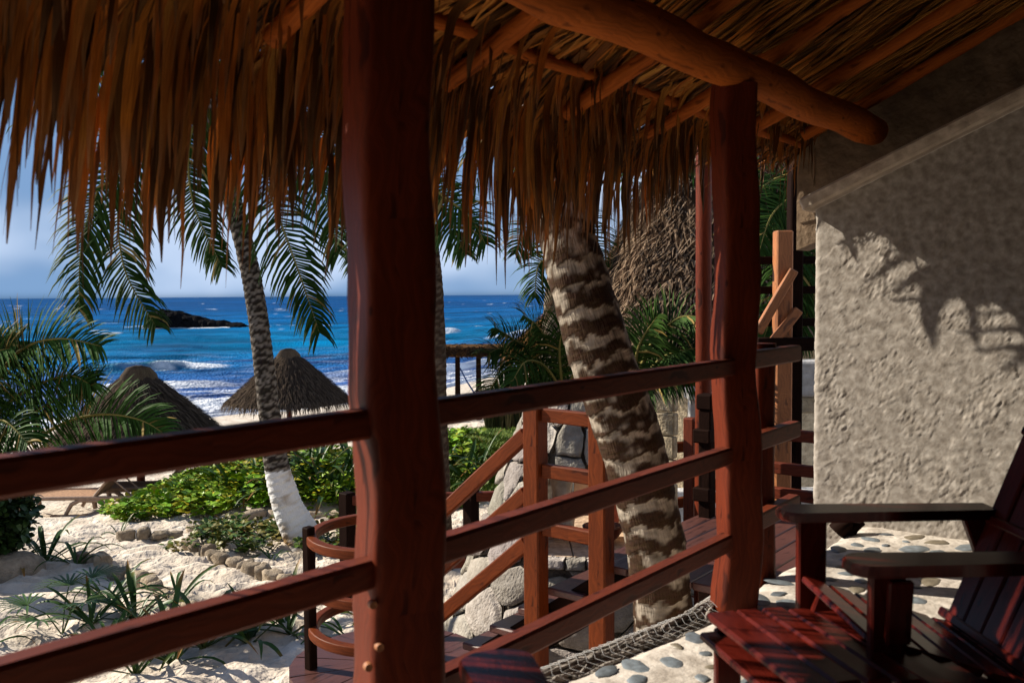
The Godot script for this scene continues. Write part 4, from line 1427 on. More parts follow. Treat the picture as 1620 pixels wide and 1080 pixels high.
func trunk_mesh(p: Array, r: Array, seed_: int, ringy: float, white_below := -99.0, n := 120, sides := 28, dark := Color(0.07, 0.045, 0.03), pale := Color(0.26, 0.22, 0.17), patchy := 0.0) -> ArrayMesh:
	var mb := MB.new()
	var c := spline(p, n)
	var rs := []
	var f := noise(seed_, 1.0, 3)
	var fr := noise(seed_ + 1, 1.0, 2)
	for i in n:
		var u := float(i) / (n - 1) * (r.size() - 1)
		var k := mini(int(u), r.size() - 2)
		rs.append(lerpf(r[k], r[k + 1], u - k))
	var len := 0.0
	var s := 0
	var ref := seaward
	for i in n:
		var dir: Vector3 = ((c[mini(i + 1, n - 1)] as Vector3) - c[maxi(i - 1, 0)]).normalized()
		var x := (ref - dir * ref.dot(dir)).normalized()
		var y := dir.cross(x)
		if i > 0: len += (c[i] as Vector3).distance_to(c[i - 1])
		for k in sides + 1:
			var a := TAU * k / sides
			var ringpos := (len + fr.get_noise_2d(cos(a) * 1.2 + len * 2.0, sin(a) * 1.2 + 7.0) * 0.05) / ringy
			var ph := ringpos - floorf(ringpos)
			var step: float = (1.0 - ph) * 0.022 * rs[0] / 0.16
			var q: Vector3 = c[i] + (x * cos(a) + y * sin(a)) * (rs[i] * (1.0 + 0.05 * f.get_noise_3d(cos(a) * 2, len * 3.0, sin(a) * 2)) + step * 0.28)
			var wl := len / ringy
			var pat := f.get_noise_3d(cos(a) * 0.75 + 20.0, wl * 0.85 + fr.get_noise_2d(cos(a) * 3.0, len * 9.0) * 0.25, sin(a) * 0.75) * 1.5 + fr.get_noise_3d(cos(a) * 5.0, wl * 1.3, sin(a) * 5.0) * 0.45
			if ringy < 0.09:
				pat = (ph - 0.52 - 0.5 * f.get_noise_3d(cos(a) * 0.8, wl * 0.5, sin(a) * 0.8) - 0.25 * fr.get_noise_3d(cos(a) * 4.0, wl * 2.0, sin(a) * 4.0)) * 1.6
			elif sides > 50:
				var thr := 0.50 + 0.85 * f.get_noise_3d(cos(a) * 0.85, wl * 0.8, sin(a) * 0.85 + 5.0) + 0.22 * fr.get_noise_3d(cos(a) * 5.0, wl * 3.0, sin(a) * 5.0) + 0.10 + 0.15 * smoothstep(0.8, 0.2, q.y)
				pat = (ph - thr) * 1.25
			var b := smoothstep(-0.20, 0.22, pat + patchy + (ph - 0.55) * (0.5 if sides <= 50 and ringy >= 0.09 else 0.0))
			var band := smoothstep(0.0, 0.16, ph)
			var streak := 0.8 + 0.5 * fr.get_noise_3d(cos(a) * 14.0, len * 4.0, sin(a) * 14.0)
			var col := dark.lerp(pale * streak, b * (0.35 + 0.65 * band)) * (0.9 + 0.4 * f.get_noise_3d(q.x * 9, q.y * 22, q.z * 9))
			if q.y < white_below + f.get_noise_1d(a * 2.0) * 0.02: col = Color(0.72, 0.72, 0.72).lerp(Color(0.34, 0.27, 0.2), 0.8 * smoothstep(0.22, 0.5, f.get_noise_3d(q.x * 2.2, q.y * 3.0, q.z * 2.2 + 50.0)) + 0.5 * smoothstep(0.25, 0.0, q.y + 1.57)) * (0.93 + 0.1 * f.get_noise_3d(q.x * 5, q.y * 9, q.z * 5))
			mb.col = col
			mb.vert(q, x * cos(a) + y * sin(a), Vector2(3.0 * k / sides, len * 1.2))
	for i in n - 1:
		for k in sides:
			var a := s + i * (sides + 1) + k
			mb.quad(a, a + 1, a + sides + 2, a + sides + 1)
	mb.soften(0, 0)
	return mb.mesh(M.trunk, true)

const GREEN := Color(0.030, 0.062, 0.014)

func palm(called_label: String, base: Vector3, group: String) -> Node3D:
	return thing("coconut_palm", called_label, "palm tree", base, group)

func add_fronds(t: Node3D, list: Array, l: float, pairs: int, hint: Vector3, col: Color, droop := 0.45, width := 0.026) -> void:
	for f in list:
		var p := []
		for q in f: p.append(s3(q))
		putm("frond", frond_mesh(p, l * rr(0.9, 1.1), pairs, hint, col, droop, width), t)

func crown(t: Node3D, top: Vector3, count: int, reach: float, rise: float, l: float, pairs: int, avoid_lo := 9.0, avoid_hi := 9.0) -> void:
	for i in count:
		var a := TAU * i / count + rr(-0.2, 0.2)
		if a > avoid_lo and a < avoid_hi: continue
		var dir := Vector3(cos(a), 0, sin(a))
		var up := rise * rr(0.2, 1.2)
		var p := [top, top + dir * reach * 0.35 + Vector3.UP * up, top + dir * reach * 0.72 + Vector3.UP * up * 0.7, top + dir * reach + Vector3.UP * (up * 0.1 - 0.5)]
		putm("frond", frond_mesh(p, l, pairs, Vector3.UP, GREEN), t)

func build_palms() -> void:
	var face_hint := (-seaward + Vector3.UP * 0.5).normalized()
	var g := "coconut palms around the porch and beach"
	# left palm
	var a := palm("slim curved palm with whitewashed foot and big drooping fronds on the left", on(-2.39, 10.4), g)
	var tp := []
	for q in [[-2.36, -1.75, 10.4], [-2.40, -1.58, 10.4], [-2.59, -1.15, 10.4], [-2.71, -0.67, 10.4], [-2.78, -0.05, 10.4], [-2.87, 0.89, 10.4], [-2.96, 1.53, 10.4], [-3.12, 2.24, 10.4], [-3.29, 2.88, 10.4], [-3.34, 3.51, 10.4]]: tp.append(s3(q))
	putm("trunk", trunk_mesh(tp, [0.27, 0.22, 0.165, 0.135, 0.115, 0.108, 0.103, 0.098, 0.093, 0.088], 121, 0.085, -0.73, 420, 24, Color(0.028, 0.022, 0.018), Color(0.22, 0.195, 0.17), -0.04), a)
	add_fronds(a, [
		[[-3.38, 3.58, 10.40], [-4.07, 3.22, 10.32], [-4.55, 2.52, 10.25], [-4.76, 1.82, 10.18], [-4.77, 1.12, 10.10]],
		[[-3.38, 3.58, 10.40], [-3.99, 3.22, 10.32], [-4.34, 2.45, 10.25], [-4.30, 1.60, 10.18], [-3.94, 0.95, 10.10]],
		[[-3.34, 3.58, 10.40], [-3.57, 3.01, 10.30], [-3.52, 2.30, 10.20], [-3.19, 1.59, 10.10]],
		[[-3.31, 3.58, 10.40], [-2.94, 3.07, 10.32], [-2.62, 2.22, 10.25], [-2.36, 1.52, 10.18], [-2.13, 0.86, 10.10]],
		[[-3.31, 3.58, 10.40], [-2.65, 3.35, 10.30], [-2.15, 2.63, 10.20], [-1.90, 1.72, 10.10]],
		[[-3.31, 3.58, 10.40], [-2.85, 3.62, 10.30], [-2.21, 3.12, 10.20], [-1.79, 2.20, 10.10]]], 0.60, 84, face_hint, GREEN * 0.8, 0.5, 0.032)
	crown(a, site(-3.34, 3.6, 10.4), 9, 1.9, 0.8, 0.6, 44)
	# middle palm behind the thick post
	var b := palm("dark palm trunk half hidden behind the thick near post", on(-0.75, 9.0), g)
	tp = []
	for q in [[-0.74, -1.7, 9.0], [-0.75, -0.84, 9.0], [-0.77, 0.11, 9.0], [-0.77, 0.92, 9.0], [-0.81, 1.66, 9.0], [-0.91, 2.40, 9.0]]: tp.append(s3(q))
	putm("trunk", trunk_mesh(tp, [0.15, 0.13, 0.12, 0.11, 0.105, 0.10], 123, 0.075, -99.0, 260, 20, Color(0.05, 0.032, 0.022), Color(0.14, 0.105, 0.075)), b)
	add_fronds(b, [
		[[-0.91, 2.40, 9.00], [-0.66, 2.21, 8.93], [-0.39, 1.99, 8.87], [-0.25, 1.74, 8.80]],
		[[-0.91, 2.40, 9.00], [-0.63, 2.05, 8.90], [-0.45, 1.65, 8.80]],
		[[-0.91, 2.40, 9.00], [-1.15, 2.27, 8.93], [-1.39, 2.03, 8.87], [-1.51, 1.54, 8.80]],
		[[-0.91, 2.40, 9.00], [-1.02, 2.58, 8.93], [-1.32, 2.51, 8.87], [-1.62, 2.14, 8.80]]], 0.42, 46, face_hint, GREEN)
	# leaning palm through the eave
	var c := palm("thick leaning palm with patchy brown and cream rings close behind the railing", on(0.78, 4.6), g)
	tp = []
	for q in [[0.80, -1.4, 4.62], [0.775, -0.85, 4.6], [0.762, -0.40, 4.6], [0.715, 0.013, 4.6], [0.597, 0.499, 4.6], [0.445, 0.948, 4.6], [0.304, 1.456, 4.62], [0.19, 2.0, 4.8], [0.10, 2.9, 5.0], [0.0, 4.2, 5.2], [-0.05, 5.2, 5.3]]: tp.append(s3(q))
	putm("trunk", trunk_mesh(tp, [0.18, 0.165, 0.148, 0.146, 0.158, 0.160, 0.142, 0.135, 0.13, 0.12, 0.11], 125, 0.125, -99.0, 640, 56, Color(0.045, 0.026, 0.016), Color(0.36, 0.31, 0.25), 0.0), c)
	crown(c, s3([-0.05, 5.25, 5.3]), 12, 2.3, 0.9, 0.6, 40)
	# far palm
	var d := palm("slender far palm leaning beside the small hut roof", on(0.55, 12.0), g)
	tp = []
	for q in [[0.53, -1.6, 12.0], [0.54, 0.13, 12.0], [0.56, 0.80, 12.0], [0.60, 1.54, 12.0], [0.71, 2.12, 12.0], [0.88, 3.01, 12.0]]: tp.append(s3(q))
	putm("trunk", trunk_mesh(tp, [0.20, 0.19, 0.165, 0.12, 0.11, 0.10], 127, 0.10, -99.0, 200, 18), d)
	add_fronds(d, [
		[[0.75, 2.36, 12.00], [0.54, 1.79, 11.93], [0.35, 1.62, 11.87], [0.30, 1.22, 11.80]],
		[[0.75, 2.36, 12.00], [0.42, 2.20, 11.93], [0.17, 2.03, 11.87], [0.05, 1.78, 11.80]],
		[[0.75, 2.36, 12.00], [0.99, 2.11, 11.90], [1.22, 1.61, 11.80]]], 0.45, 40, face_hint, GREEN)
	crown(d, site(0.88, 3.0, 12.0), 8, 1.8, 0.6, 0.5, 36)
	# low palm at the left edge
	var e := palm("low bushy palm at the left edge with fronds reaching over the sea", on(-4.85, 8.0), g)
	tp = [on(-4.87, 8.05, -0.2), site(-4.85, -0.9, 8.0), site(-4.85, -0.23, 8.0)]
	putm("trunk", trunk_mesh(tp, [0.16, 0.13, 0.11], 129, 0.08, -99.0, 60, 16), e)
	add_fronds(e, [
		[[-4.85, -0.23, 8.00], [-4.43, 0.59, 7.90], [-4.14, 0.84, 7.80], [-3.79, 0.91, 7.70], [-3.42, 0.85, 7.60]],
		[[-4.85, -0.23, 8.00], [-4.44, 0.28, 7.90], [-4.12, 0.48, 7.80], [-3.76, 0.60, 7.70], [-3.53, 0.54, 7.60]],
		[[-4.85, -0.23, 8.00], [-4.27, -0.03, 7.92], [-3.84, 0.19, 7.84], [-3.47, 0.26, 7.76], [-3.14, 0.22, 7.68], [-2.92, 0.12, 7.60]],
		[[-4.85, -0.23, 8.00], [-4.43, 0.06, 7.87], [-3.97, 0.34, 7.73], [-3.47, 0.54, 7.60]],
		[[-4.85, -0.23, 8.00], [-4.69, 0.40, 7.87], [-4.48, 0.74, 7.73], [-4.18, 0.84, 7.60]],
		[[-4.85, -0.23, 8.00], [-4.97, 0.29, 7.87], [-5.25, 0.57, 7.73], [-5.63, 0.48, 7.60]],
		[[-4.85, -0.23, 8.00], [-4.60, 0.10, 7.9], [-4.2, 0.25, 7.5], [-3.9, 0.10, 7.3]],
		[[-4.85, -0.23, 8.00], [-4.9, 0.4, 8.1], [-4.85, 0.70, 8.3], [-4.6, 0.85, 8.5]]], 0.47, 84, (-seaward + Vector3.UP * 0.35).normalized(), Color(0.030, 0.070, 0.015), 0.22, 0.026)
	# young palms in front of the huts
	var h := thing("young_palm", "dark young palm spreading low in front of the small hut", "palm tree", on(0.53, 9.6), "young palms by the huts")
	tp = [on(0.53, 9.6, -0.2), site(0.53, -0.7, 9.6), site(0.53, 0.22, 9.6)]
	putm("trunk", trunk_mesh(tp, [0.12, 0.10, 0.09], 131, 0.08, -99.0, 40, 14), h)
	add_fronds(h, [
		[[0.53, 0.22, 9.60], [0.23, 0.63, 9.49], [0.01, 0.80, 9.37], [-0.16, 0.91, 9.26]],
		[[0.53, 0.22, 9.60], [0.16, 0.47, 9.49], [-0.10, 0.45, 9.37], [-0.30, 0.16, 9.26]],
		[[0.53, 0.22, 9.60], [0.39, 0.70, 9.49], [0.26, 0.93, 9.37], [0.13, 1.03, 9.26]],
		[[0.53, 0.22, 9.60], [0.49, 0.70, 9.43], [0.55, 0.96, 9.26]],
		[[0.53, 0.22, 9.60], [0.26, 0.37, 9.49], [-0.07, 0.68, 9.37], [-0.23, 0.66, 9.26]],
		[[0.53, 0.22, 9.60], [0.72, 0.56, 9.43], [0.80, 0.77, 9.26]],
		[[0.53, 0.22, 9.60], [0.34, 0.51, 9.37], [0.14, 0.58, 9.14], [0.00, 0.39, 9.03]]], 0.41, 54, (-seaward + Vector3.UP).normalized(), GREEN, 0.35, 0.022)
	var k := thing("young_palm", "bright young palm fanning out below the large shaggy roof", "palm tree", on(1.0, 7.6), "young palms by the huts")
	tp = [on(1.0, 7.6, -0.2), site(1.0, -0.3, 7.6), site(1.0, 0.43, 7.6)]
	putm("trunk", trunk_mesh(tp, [0.12, 0.10, 0.09], 133, 0.08, -99.0, 40, 14), k)
	add_fronds(k, [
		[[1.00, 0.43, 7.60], [1.14, 0.83, 7.50], [1.33, 1.04, 7.40], [1.46, 1.07, 7.30]],
		[[1.00, 0.43, 7.60], [1.23, 0.73, 7.45], [1.51, 0.82, 7.30]],
		[[1.00, 0.43, 7.60], [1.29, 0.60, 7.45], [1.54, 0.56, 7.30]],
		[[1.00, 0.43, 7.60], [1.03, 0.81, 7.45], [1.16, 1.07, 7.30]],
		[[1.00, 0.43, 7.60], [1.18, 0.66, 7.5], [1.36, 0.80, 7.4], [1.6, 0.70, 7.35]]], 0.34, 50, (-seaward + Vector3.UP).normalized(), GREEN, 0.3, 0.020)
	var m := palm("palm fronds hanging behind the timber balcony frame by the wall", on(3.2, 9.0), g)
	tp = [on(3.3, 9.0, -0.2), site(3.25, 0.6, 9.0), site(3.12, 2.37, 9.0)]
	putm("trunk", trunk_mesh(tp, [0.16, 0.13, 0.12], 135, 0.08, -99.0, 90, 16), m)
	add_fronds(m, [
		[[3.09, 2.37, 9.00], [2.86, 1.94, 8.93], [2.72, 1.51, 8.87], [2.66, 1.08, 8.80]],
		[[3.09, 2.37, 9.00], [2.57, 2.06, 8.90], [2.37, 1.63, 8.80]],
		[[3.09, 2.25, 9.00], [2.94, 1.63, 8.90], [2.82, 1.14, 8.80]],
		[[3.15, 2.37, 9.00], [2.95, 1.33, 8.90], [2.75, 0.78, 8.80]],
		[[3.09, 2.37, 9.00], [2.75, 1.7, 9.0], [2.55, 1.1, 8.9], [2.45, 0.8, 8.9]],
		[[3.09, 2.37, 9.00], [2.7, 2.4, 9.1], [2.4, 2.2, 9.1], [2.2, 1.8, 9.1]]], 0.5, 50, face_hint, GREEN)

# ------------------------------------------------------------------ beach furniture
func frame(x: float, y: float, d: float, turn := 0.0) -> Transform3D:
	return Transform3D(Basis(along, Vector3.UP, -seaward) * Basis(Vector3.UP, turn), site(x, y, d))

func fb(mb: MB, fr: Transform3D, a: Vector3, b: Vector3, w: float, th: float, up := Vector3.UP, bev := 0.006) -> void:
	mb.board(fr * a, fr * b, w, th, fr.basis * up, bev)

func lounger(x: float, d: float, label: String) -> void:
	var y := ground(x + 0.9, d) + 0.02
	var fr := frame(x, y, d, 0.06) * Transform3D(Basis().scaled(Vector3(1, 0.8, 1)), Vector3.ZERO)
	var t := thing("sun_lounger", label, "sun lounger", fr * Vector3(0.9, 0, 0), "sun loungers on the beach")
	var f := MB.new()
	for z in [-0.33, 0.33]:
		f.tube([fr * Vector3(0.0, 0.28, z), fr * Vector3(0.06, 0.34, z), fr * Vector3(0.5, 0.345, z), fr * Vector3(1.2, 0.34, z), fr * Vector3(1.85, 0.33, z)], [0.035, 0.035, 0.032, 0.032, 0.032], 10)
	f.tube([fr * Vector3(0.02, 0.30, -0.33), fr * Vector3(0.0, 0.30, 0.0), fr * Vector3(0.02, 0.30, 0.33)], [0.04, 0.045, 0.04], 10)
	f.tube([fr * Vector3(1.82, 0.32, -0.33), fr * Vector3(1.82, 0.32, 0.33)], [0.03, 0.03], 10)
	put("frame", f, "lounge_frame", t)
	for z in [-0.33, 0.33]:
		var l1 := MB.new()
		l1.tube([fr * Vector3(0.03, 0.31, z), fr * Vector3(0.02, 0.15, z), fr * Vector3(0.04, -0.03, z)], [0.042, 0.045, 0.038], 10)
		put("leg", l1, "lounge_frame", t)
		var l2 := MB.new()
		l2.tube([fr * Vector3(0.72, 0.0, z), fr * Vector3(0.82, 0.22, z), fr * Vector3(0.95, 0.30, z), fr * Vector3(1.25, 0.29, z), fr * Vector3(1.36, 0.2, z), fr * Vector3(1.44, -0.02, z)], [0.03, 0.034, 0.034, 0.034, 0.034, 0.032], 10)
		put("leg", l2, "lounge_frame", t)
	var s := MB.new()
	fb(s, fr, Vector3(0.04, 0.345, 0), Vector3(1.18, 0.345, 0), 0.60, 0.012)
	put("seat_sling", s, "sling", t)
	var b := MB.new()
	fb(b, fr, Vector3(1.16, 0.35, 0), Vector3(1.62, 1.06, 0), 0.58, 0.012, Vector3(-0.8, 0.5, 0))
	put("back_sling", b, "sling", t)
	var bf := MB.new()
	for z in [-0.31, 0.31]: fb(bf, fr, Vector3(1.15, 0.34, z), Vector3(1.64, 1.09, z), 0.05, 0.045, Vector3(-0.8, 0.5, 0), 0.012)
	fb(bf, fr, Vector3(1.63, 1.08, -0.33), Vector3(1.63, 1.08, 0.33), 0.05, 0.045, Vector3(-0.8, 0.5, 0), 0.012)
	fb(bf, fr, Vector3(1.38, 0.69, -0.3), Vector3(1.38, 0.69, 0.3), 0.03, 0.02, Vector3(-0.8, 0.5, 0), 0.005)
	put("back_frame", bf, "lounge_frame", t)
	var pr := MB.new()
	for z in [-0.2, 0.2]: fb(pr, fr, Vector3(1.40, 0.70, z), Vector3(1.72, 0.33, z), 0.03, 0.02)
	put("prop", pr, "lounge_frame", t)

func palapa(x: float, d: float, apex: float, eave: float, r: float, label: String, seed_: int) -> void:
	var c := site(x, 0, d)
	var t := thing("beach_umbrella", label, "beach umbrella", on(x, d), "thatched umbrellas on the beach")
	shaggy_cone(t, c, r, apex, eave, 3600, Color(0.085, 0.068, 0.055), Color(0.21, 0.165, 0.125), 0.22, seed_, 0.022)
	var cap := MB.new()
	var f := noise(seed_ + 5, 3.0, 2)
	cap.col = Color(0.16, 0.135, 0.11)
	cap.tube([c + Vector3(0, apex - 0.22, 0), c + Vector3(0, apex - 0.05, 0), c + Vector3(0, apex + 0.07, 0), c + Vector3(0, apex + 0.11, 0)], [0.36, 0.30, 0.20, 0.06], 18, true, f, 0.05)
	put("crown_cap", cap, "tuft", t, true)
	var p := MB.new()
	p.tube([on(x, d, -0.2), c + Vector3(0, apex - 0.3, 0)], [0.075, 0.065], 12, true, f, 0.01)
	put("pole", p, "post_wood", t)

func build_beach() -> void:
	lounger(-7.8, 14.55, "near tan sling lounger on the sand, fully seen below the rail")
	lounger(-7.2, 15.8, "second tan lounger just behind the nearer one, only backrest showing")
	palapa(-6.85, 16.7, -0.10, -1.42, 1.62, "left thatched beach umbrella partly behind the palm fronds", 141)
	palapa(-5.88, 24.0, -0.22, -1.50, 1.58, "right thatched beach umbrella behind the curved palm trunk", 142)
	# pergola with hammocks by the water
	var t := thing("hammock_pergola", "dark flat-roofed pergola on thin posts at the water's edge", "pergola", on(-1.4, 32.0))
	var rb := MB.new()
	rb.box(Vector3(4.4, 0.34, 2.2), frame(-1.2, -0.72, 32.6), 0.05)
	put("roof_layers", rb, "thatch_dark", t)
	var tb := MB.new()
	for i in 1500:
		var p := frame(-1.2, -0.72, 32.6) * Vector3(rr(-2.25, 2.25), rr(-0.1, 0.2), rr(-1.12, 1.12) if i % 2 else 1.12)
		tb.col = Color(0.05, 0.035, 0.027) * rr(0.5, 1.6)
		var q := p + along * rr(-0.25, 0.25) + Vector3(0, rr(-0.25, 0.05), 0) - seaward * rr(-0.05, 0.15)
		tb.strip([p, p.lerp(q, 0.5) + Vector3(0, 0.02, 0), q], [0.03, 0.025, 0.006], Vector3.UP, 0.2)
	put("thatch", tb, "tuft", t, true, "stuff")
	for q in [[-3.0, 31.7], [-1.9, 31.7], [-1.17, 31.7], [-0.05, 31.7], [-3.0, 33.5], [0.7, 33.5]]:
		var mb := MB.new()
		mb.tube([on(q[0], q[1], -0.2), site(q[0], -0.8, q[1])], [0.10, 0.085], 10, true, noise(143, 3.0, 2), 0.02)
		put("post", mb, "dark_wood", t)
	var n := 0
	for q in [[-2.75, -1.45, -2.3, -2.5, "rope", "blue hammock slanting left of the first pergola post"], [-1.9, -1.15, -1.25, -2.3, "rope", "blue hammock slanting between two pergola posts"], [-0.6, -1.2, -0.15, -2.25, "rope", "blue hammock slanting near the last pergola post"], [-2.75, -2.45, -2.25, -2.75, "rope_green", "green hammock low at the left pergola side"], [-1.2, -2.0, -1.75, -2.55, "rope", "thin blue hammock low under the pergola"]]:
		var mb := MB.new()
		mb.tube([site(q[0], q[1], 31.9), site((q[0] + q[2]) / 2, (q[1] + q[3]) / 2 - 0.06, 31.9), site(q[2], q[3], 31.9)], [0.022, 0.03, 0.035], 6)
		var o := put("hammock", mb, q[4], self)
		tag(o, q[5], "hammock")
		n += 1

# ------------------------------------------------------------------ garden
func strap_leaf(l: float, arch: float, w: float, tip: Color) -> ArrayMesh:
	var mb := MB.new()
	var pts := []
	var ws := []
	var s := mb.v.size()
	for k in 8:
		var u := k / 7.0
		pts.append(Vector3(l * u * (0.35 + 0.65 * arch), l * ((1.0 - 0.33 * arch) * u - 0.58 * arch * u * u * u), 0))
		ws.append(w * (0.6 + 0.9 * u) * (1.0 if u < 0.45 else 1.0 - pow((u - 0.45) / 0.55, 2.0) * 0.95))
	mb.strip(pts, ws, Vector3(0, 0, 1), 0.45)
	for i in mb.v.size():
		var u := (i / 3) / 7.0
		var base := Color(0.028, 0.07, 0.014)
		mb.c[i] = base.lerp(tip, smoothstep(0.72, 1.0, u)).lerp(Color(0.12, 0.13, 0.03), smoothstep(0.15, 0.0, u) * 0.6)
	return mb.mesh(M.leaf, true)

var straps := []
var strap_meshes_done := false

func lily(x: float, d: float, size: float, leaves: int, label: String, group: String, called := "strap_lily") -> void:
	if straps.is_empty():
		for i in 8: straps.append(strap_leaf(rr(0.46, 0.66), [0.35, 0.65, 0.9, 1.05][i % 4], rr(0.036, 0.052), [Color(0.05, 0.08, 0.02), Color(0.30, 0.12, 0.03), Color(0.16, 0.14, 0.03)][i % 3]))
	var at := on(x, d, -0.015)
	var t := thing(called, label, "plant", at, group)
	for i in leaves:
		var a := TAU * i / leaves * 1.62 + rr(-0.3, 0.3)
		var sc := size * rr(0.75, 1.2)
		var xf := Transform3D(Basis(Vector3.UP, a) * Basis(Vector3.BACK, rr(-0.25, 0.25)) * Basis(Vector3.RIGHT, rr(-0.25, 0.25)).scaled(Vector3(sc, sc, sc * 0.9)), at + Vector3(rr(-0.02, 0.02), 0, rr(-0.02, 0.02)))
		putm("leaf", straps[rng.randi() % straps.size()], t, "", xf)

func rock_row(called: String, label: String, path: Array, sizes: Vector2, seed_: int, tone: Color) -> void:
	var p := []
	for q in path: p.append(on(q[0], q[1]))
	var t := thing(called, label, "edging", p[0])
	var f := noise(seed_, 6.0, 4)
	var total := 0.0
	for i in p.size() - 1: total += (p[i] as Vector3).distance_to(p[i + 1])
	var s := 0.0
	while s < total:
		var w := rr(sizes.x, sizes.y)
		var m := s + w * 0.5
		var i := 0
		var acc := 0.0
		while i < p.size() - 2 and acc + (p[i] as Vector3).distance_to(p[i + 1]) < m:
			acc += (p[i] as Vector3).distance_to(p[i + 1]); i += 1
		var dir: Vector3 = ((p[i + 1] as Vector3) - p[i]).normalized()
		var c: Vector3 = p[i] + dir * (m - acc)
		var h := rr(0.06, 0.12)
		var dep := rr(0.12, 0.2)
		var mb := MB.new()
		mb.col = tone * rr(0.75, 1.2)
		var side: Vector3 = dir.cross(Vector3.UP).normalized()
		c += side * rr(-0.03, 0.03)
		var nv := 12
		var rings := [[1.0, -0.15], [1.02, 0.35], [0.97, 0.8], [0.8, 1.0], [0.4, 1.04]]
		for rg in rings:
			for k in nv:
				var a := TAU * k / nv
				var sq := pow(pow(absf(cos(a)), 3.0) + pow(absf(sin(a)), 3.0), -1.0 / 3.0)
				var q: Vector3 = c + dir * cos(a) * sq * w * 0.49 * rg[0] + side * sin(a) * sq * dep * 0.5 * rg[0] + Vector3.UP * h * rg[1]
				q += Vector3(f.get_noise_3dv(q), f.get_noise_3dv(q + Vector3(20, 0, 0)), f.get_noise_3dv(q + Vector3(0, 30, 0))) * 0.045
				mb.vert(q, (q - c).normalized())
		var ce := mb.vert(c + Vector3.UP * h * 1.03, Vector3.UP)
		for r in rings.size() - 1:
			for k in nv: mb.quad(r * nv + k, r * nv + (k + 1) % nv, (r + 1) * nv + (k + 1) % nv, (r + 1) * nv + k)
		for k in nv: mb.tri(ce, (rings.size() - 1) * nv + k, (rings.size() - 1) * nv + (k + 1) % nv)
		mb.soften(0, 0)
		putm("stone", mb.mesh(M.stone, true), t)
		s += w + rr(0.0, 0.012)

func scatter(called: String, label: String, me: ArrayMesh, places: Array, cols: Array) -> void:
	var mm := MultiMesh.new()
	mm.transform_format = MultiMesh.TRANSFORM_3D
	mm.use_colors = true
	mm.mesh = me
	mm.instance_count = places.size()
	for i in places.size():
		mm.set_instance_transform(i, places[i])
		mm.set_instance_color(i, cols[i])
	var o := MultiMeshInstance3D.new()
	o.name = numbered(called)
	o.multimesh = mm
	add_child(o)
	tag(o, label, "plants", "", "stuff")

func sprig_mesh(leaves: int, l: float, w: float) -> ArrayMesh:
	var mb := MB.new()
	for i in leaves:
		var a := TAU * i / leaves * 1.618 + rr(-0.3, 0.3)
		var dir := Vector3(cos(a), rr(0.1, 0.9), sin(a)).normalized()
		var b := Vector3(0, 0.02 * i, 0) + dir * 0.02
		var g := rr(0.75, 1.25)
		mb.col = Color(g, g, g)
		mb.strip([b, b + dir * l * 0.3, b + dir * l * 0.65 + Vector3.DOWN * 0.006, b + dir * l + Vector3.DOWN * 0.02], [w * 0.25, w * 0.95, w, w * 0.25], dir.cross(Vector3.UP).normalized() + Vector3(rr(-0.4, 0.4), rr(-0.4, 0.4), 0), 0.2)
	return mb.mesh(M.leaf, true)

func fan_palm(x: float, d: float) -> void:
	var at := on(x, d, -0.015)
	var t := thing("fan_palm_seedling", "small dark fan palm seedling with spiky round leaves on the shaded sand", "plant", at)
	for q in [[-0.9, 0.32, 0.30], [0.2, 0.42, 0.26], [1.3, 0.30, 0.28], [2.6, 0.22, 0.30], [3.9, 0.26, 0.28]]:
		var mb := MB.new()
		mb.col = GREEN * 1.1
		var dir := Vector3(cos(q[0]), 0, sin(q[0]))
		var hub: Vector3 = at + dir * q[2] * 0.9 + Vector3.UP * q[1]
		mb.tube([at, at + dir * q[2] * 0.4 + Vector3.UP * q[1] * 0.7, hub], [0.006, 0.005, 0.004], 5, false)
		var side := dir.cross(Vector3.UP)
		for k in 15:
			var a := -1.9 + 3.8 * k / 14.0
			var rd := (dir * cos(a) + side * sin(a) + Vector3.UP * 0.25 * cos(a * 0.5)).normalized()
			mb.col = GREEN * rr(0.8, 1.5)
			mb.strip([hub, hub + rd * 0.11, hub + rd * 0.21 + Vector3.DOWN * 0.01, hub + rd * 0.29 + Vector3.DOWN * 0.04], [0.006, 0.022, 0.018, 0.003], rd.cross(Vector3.UP) + Vector3(0.01, 0, 0), 0.3)
		put("fan_leaf", mb, "leaf", t, true)

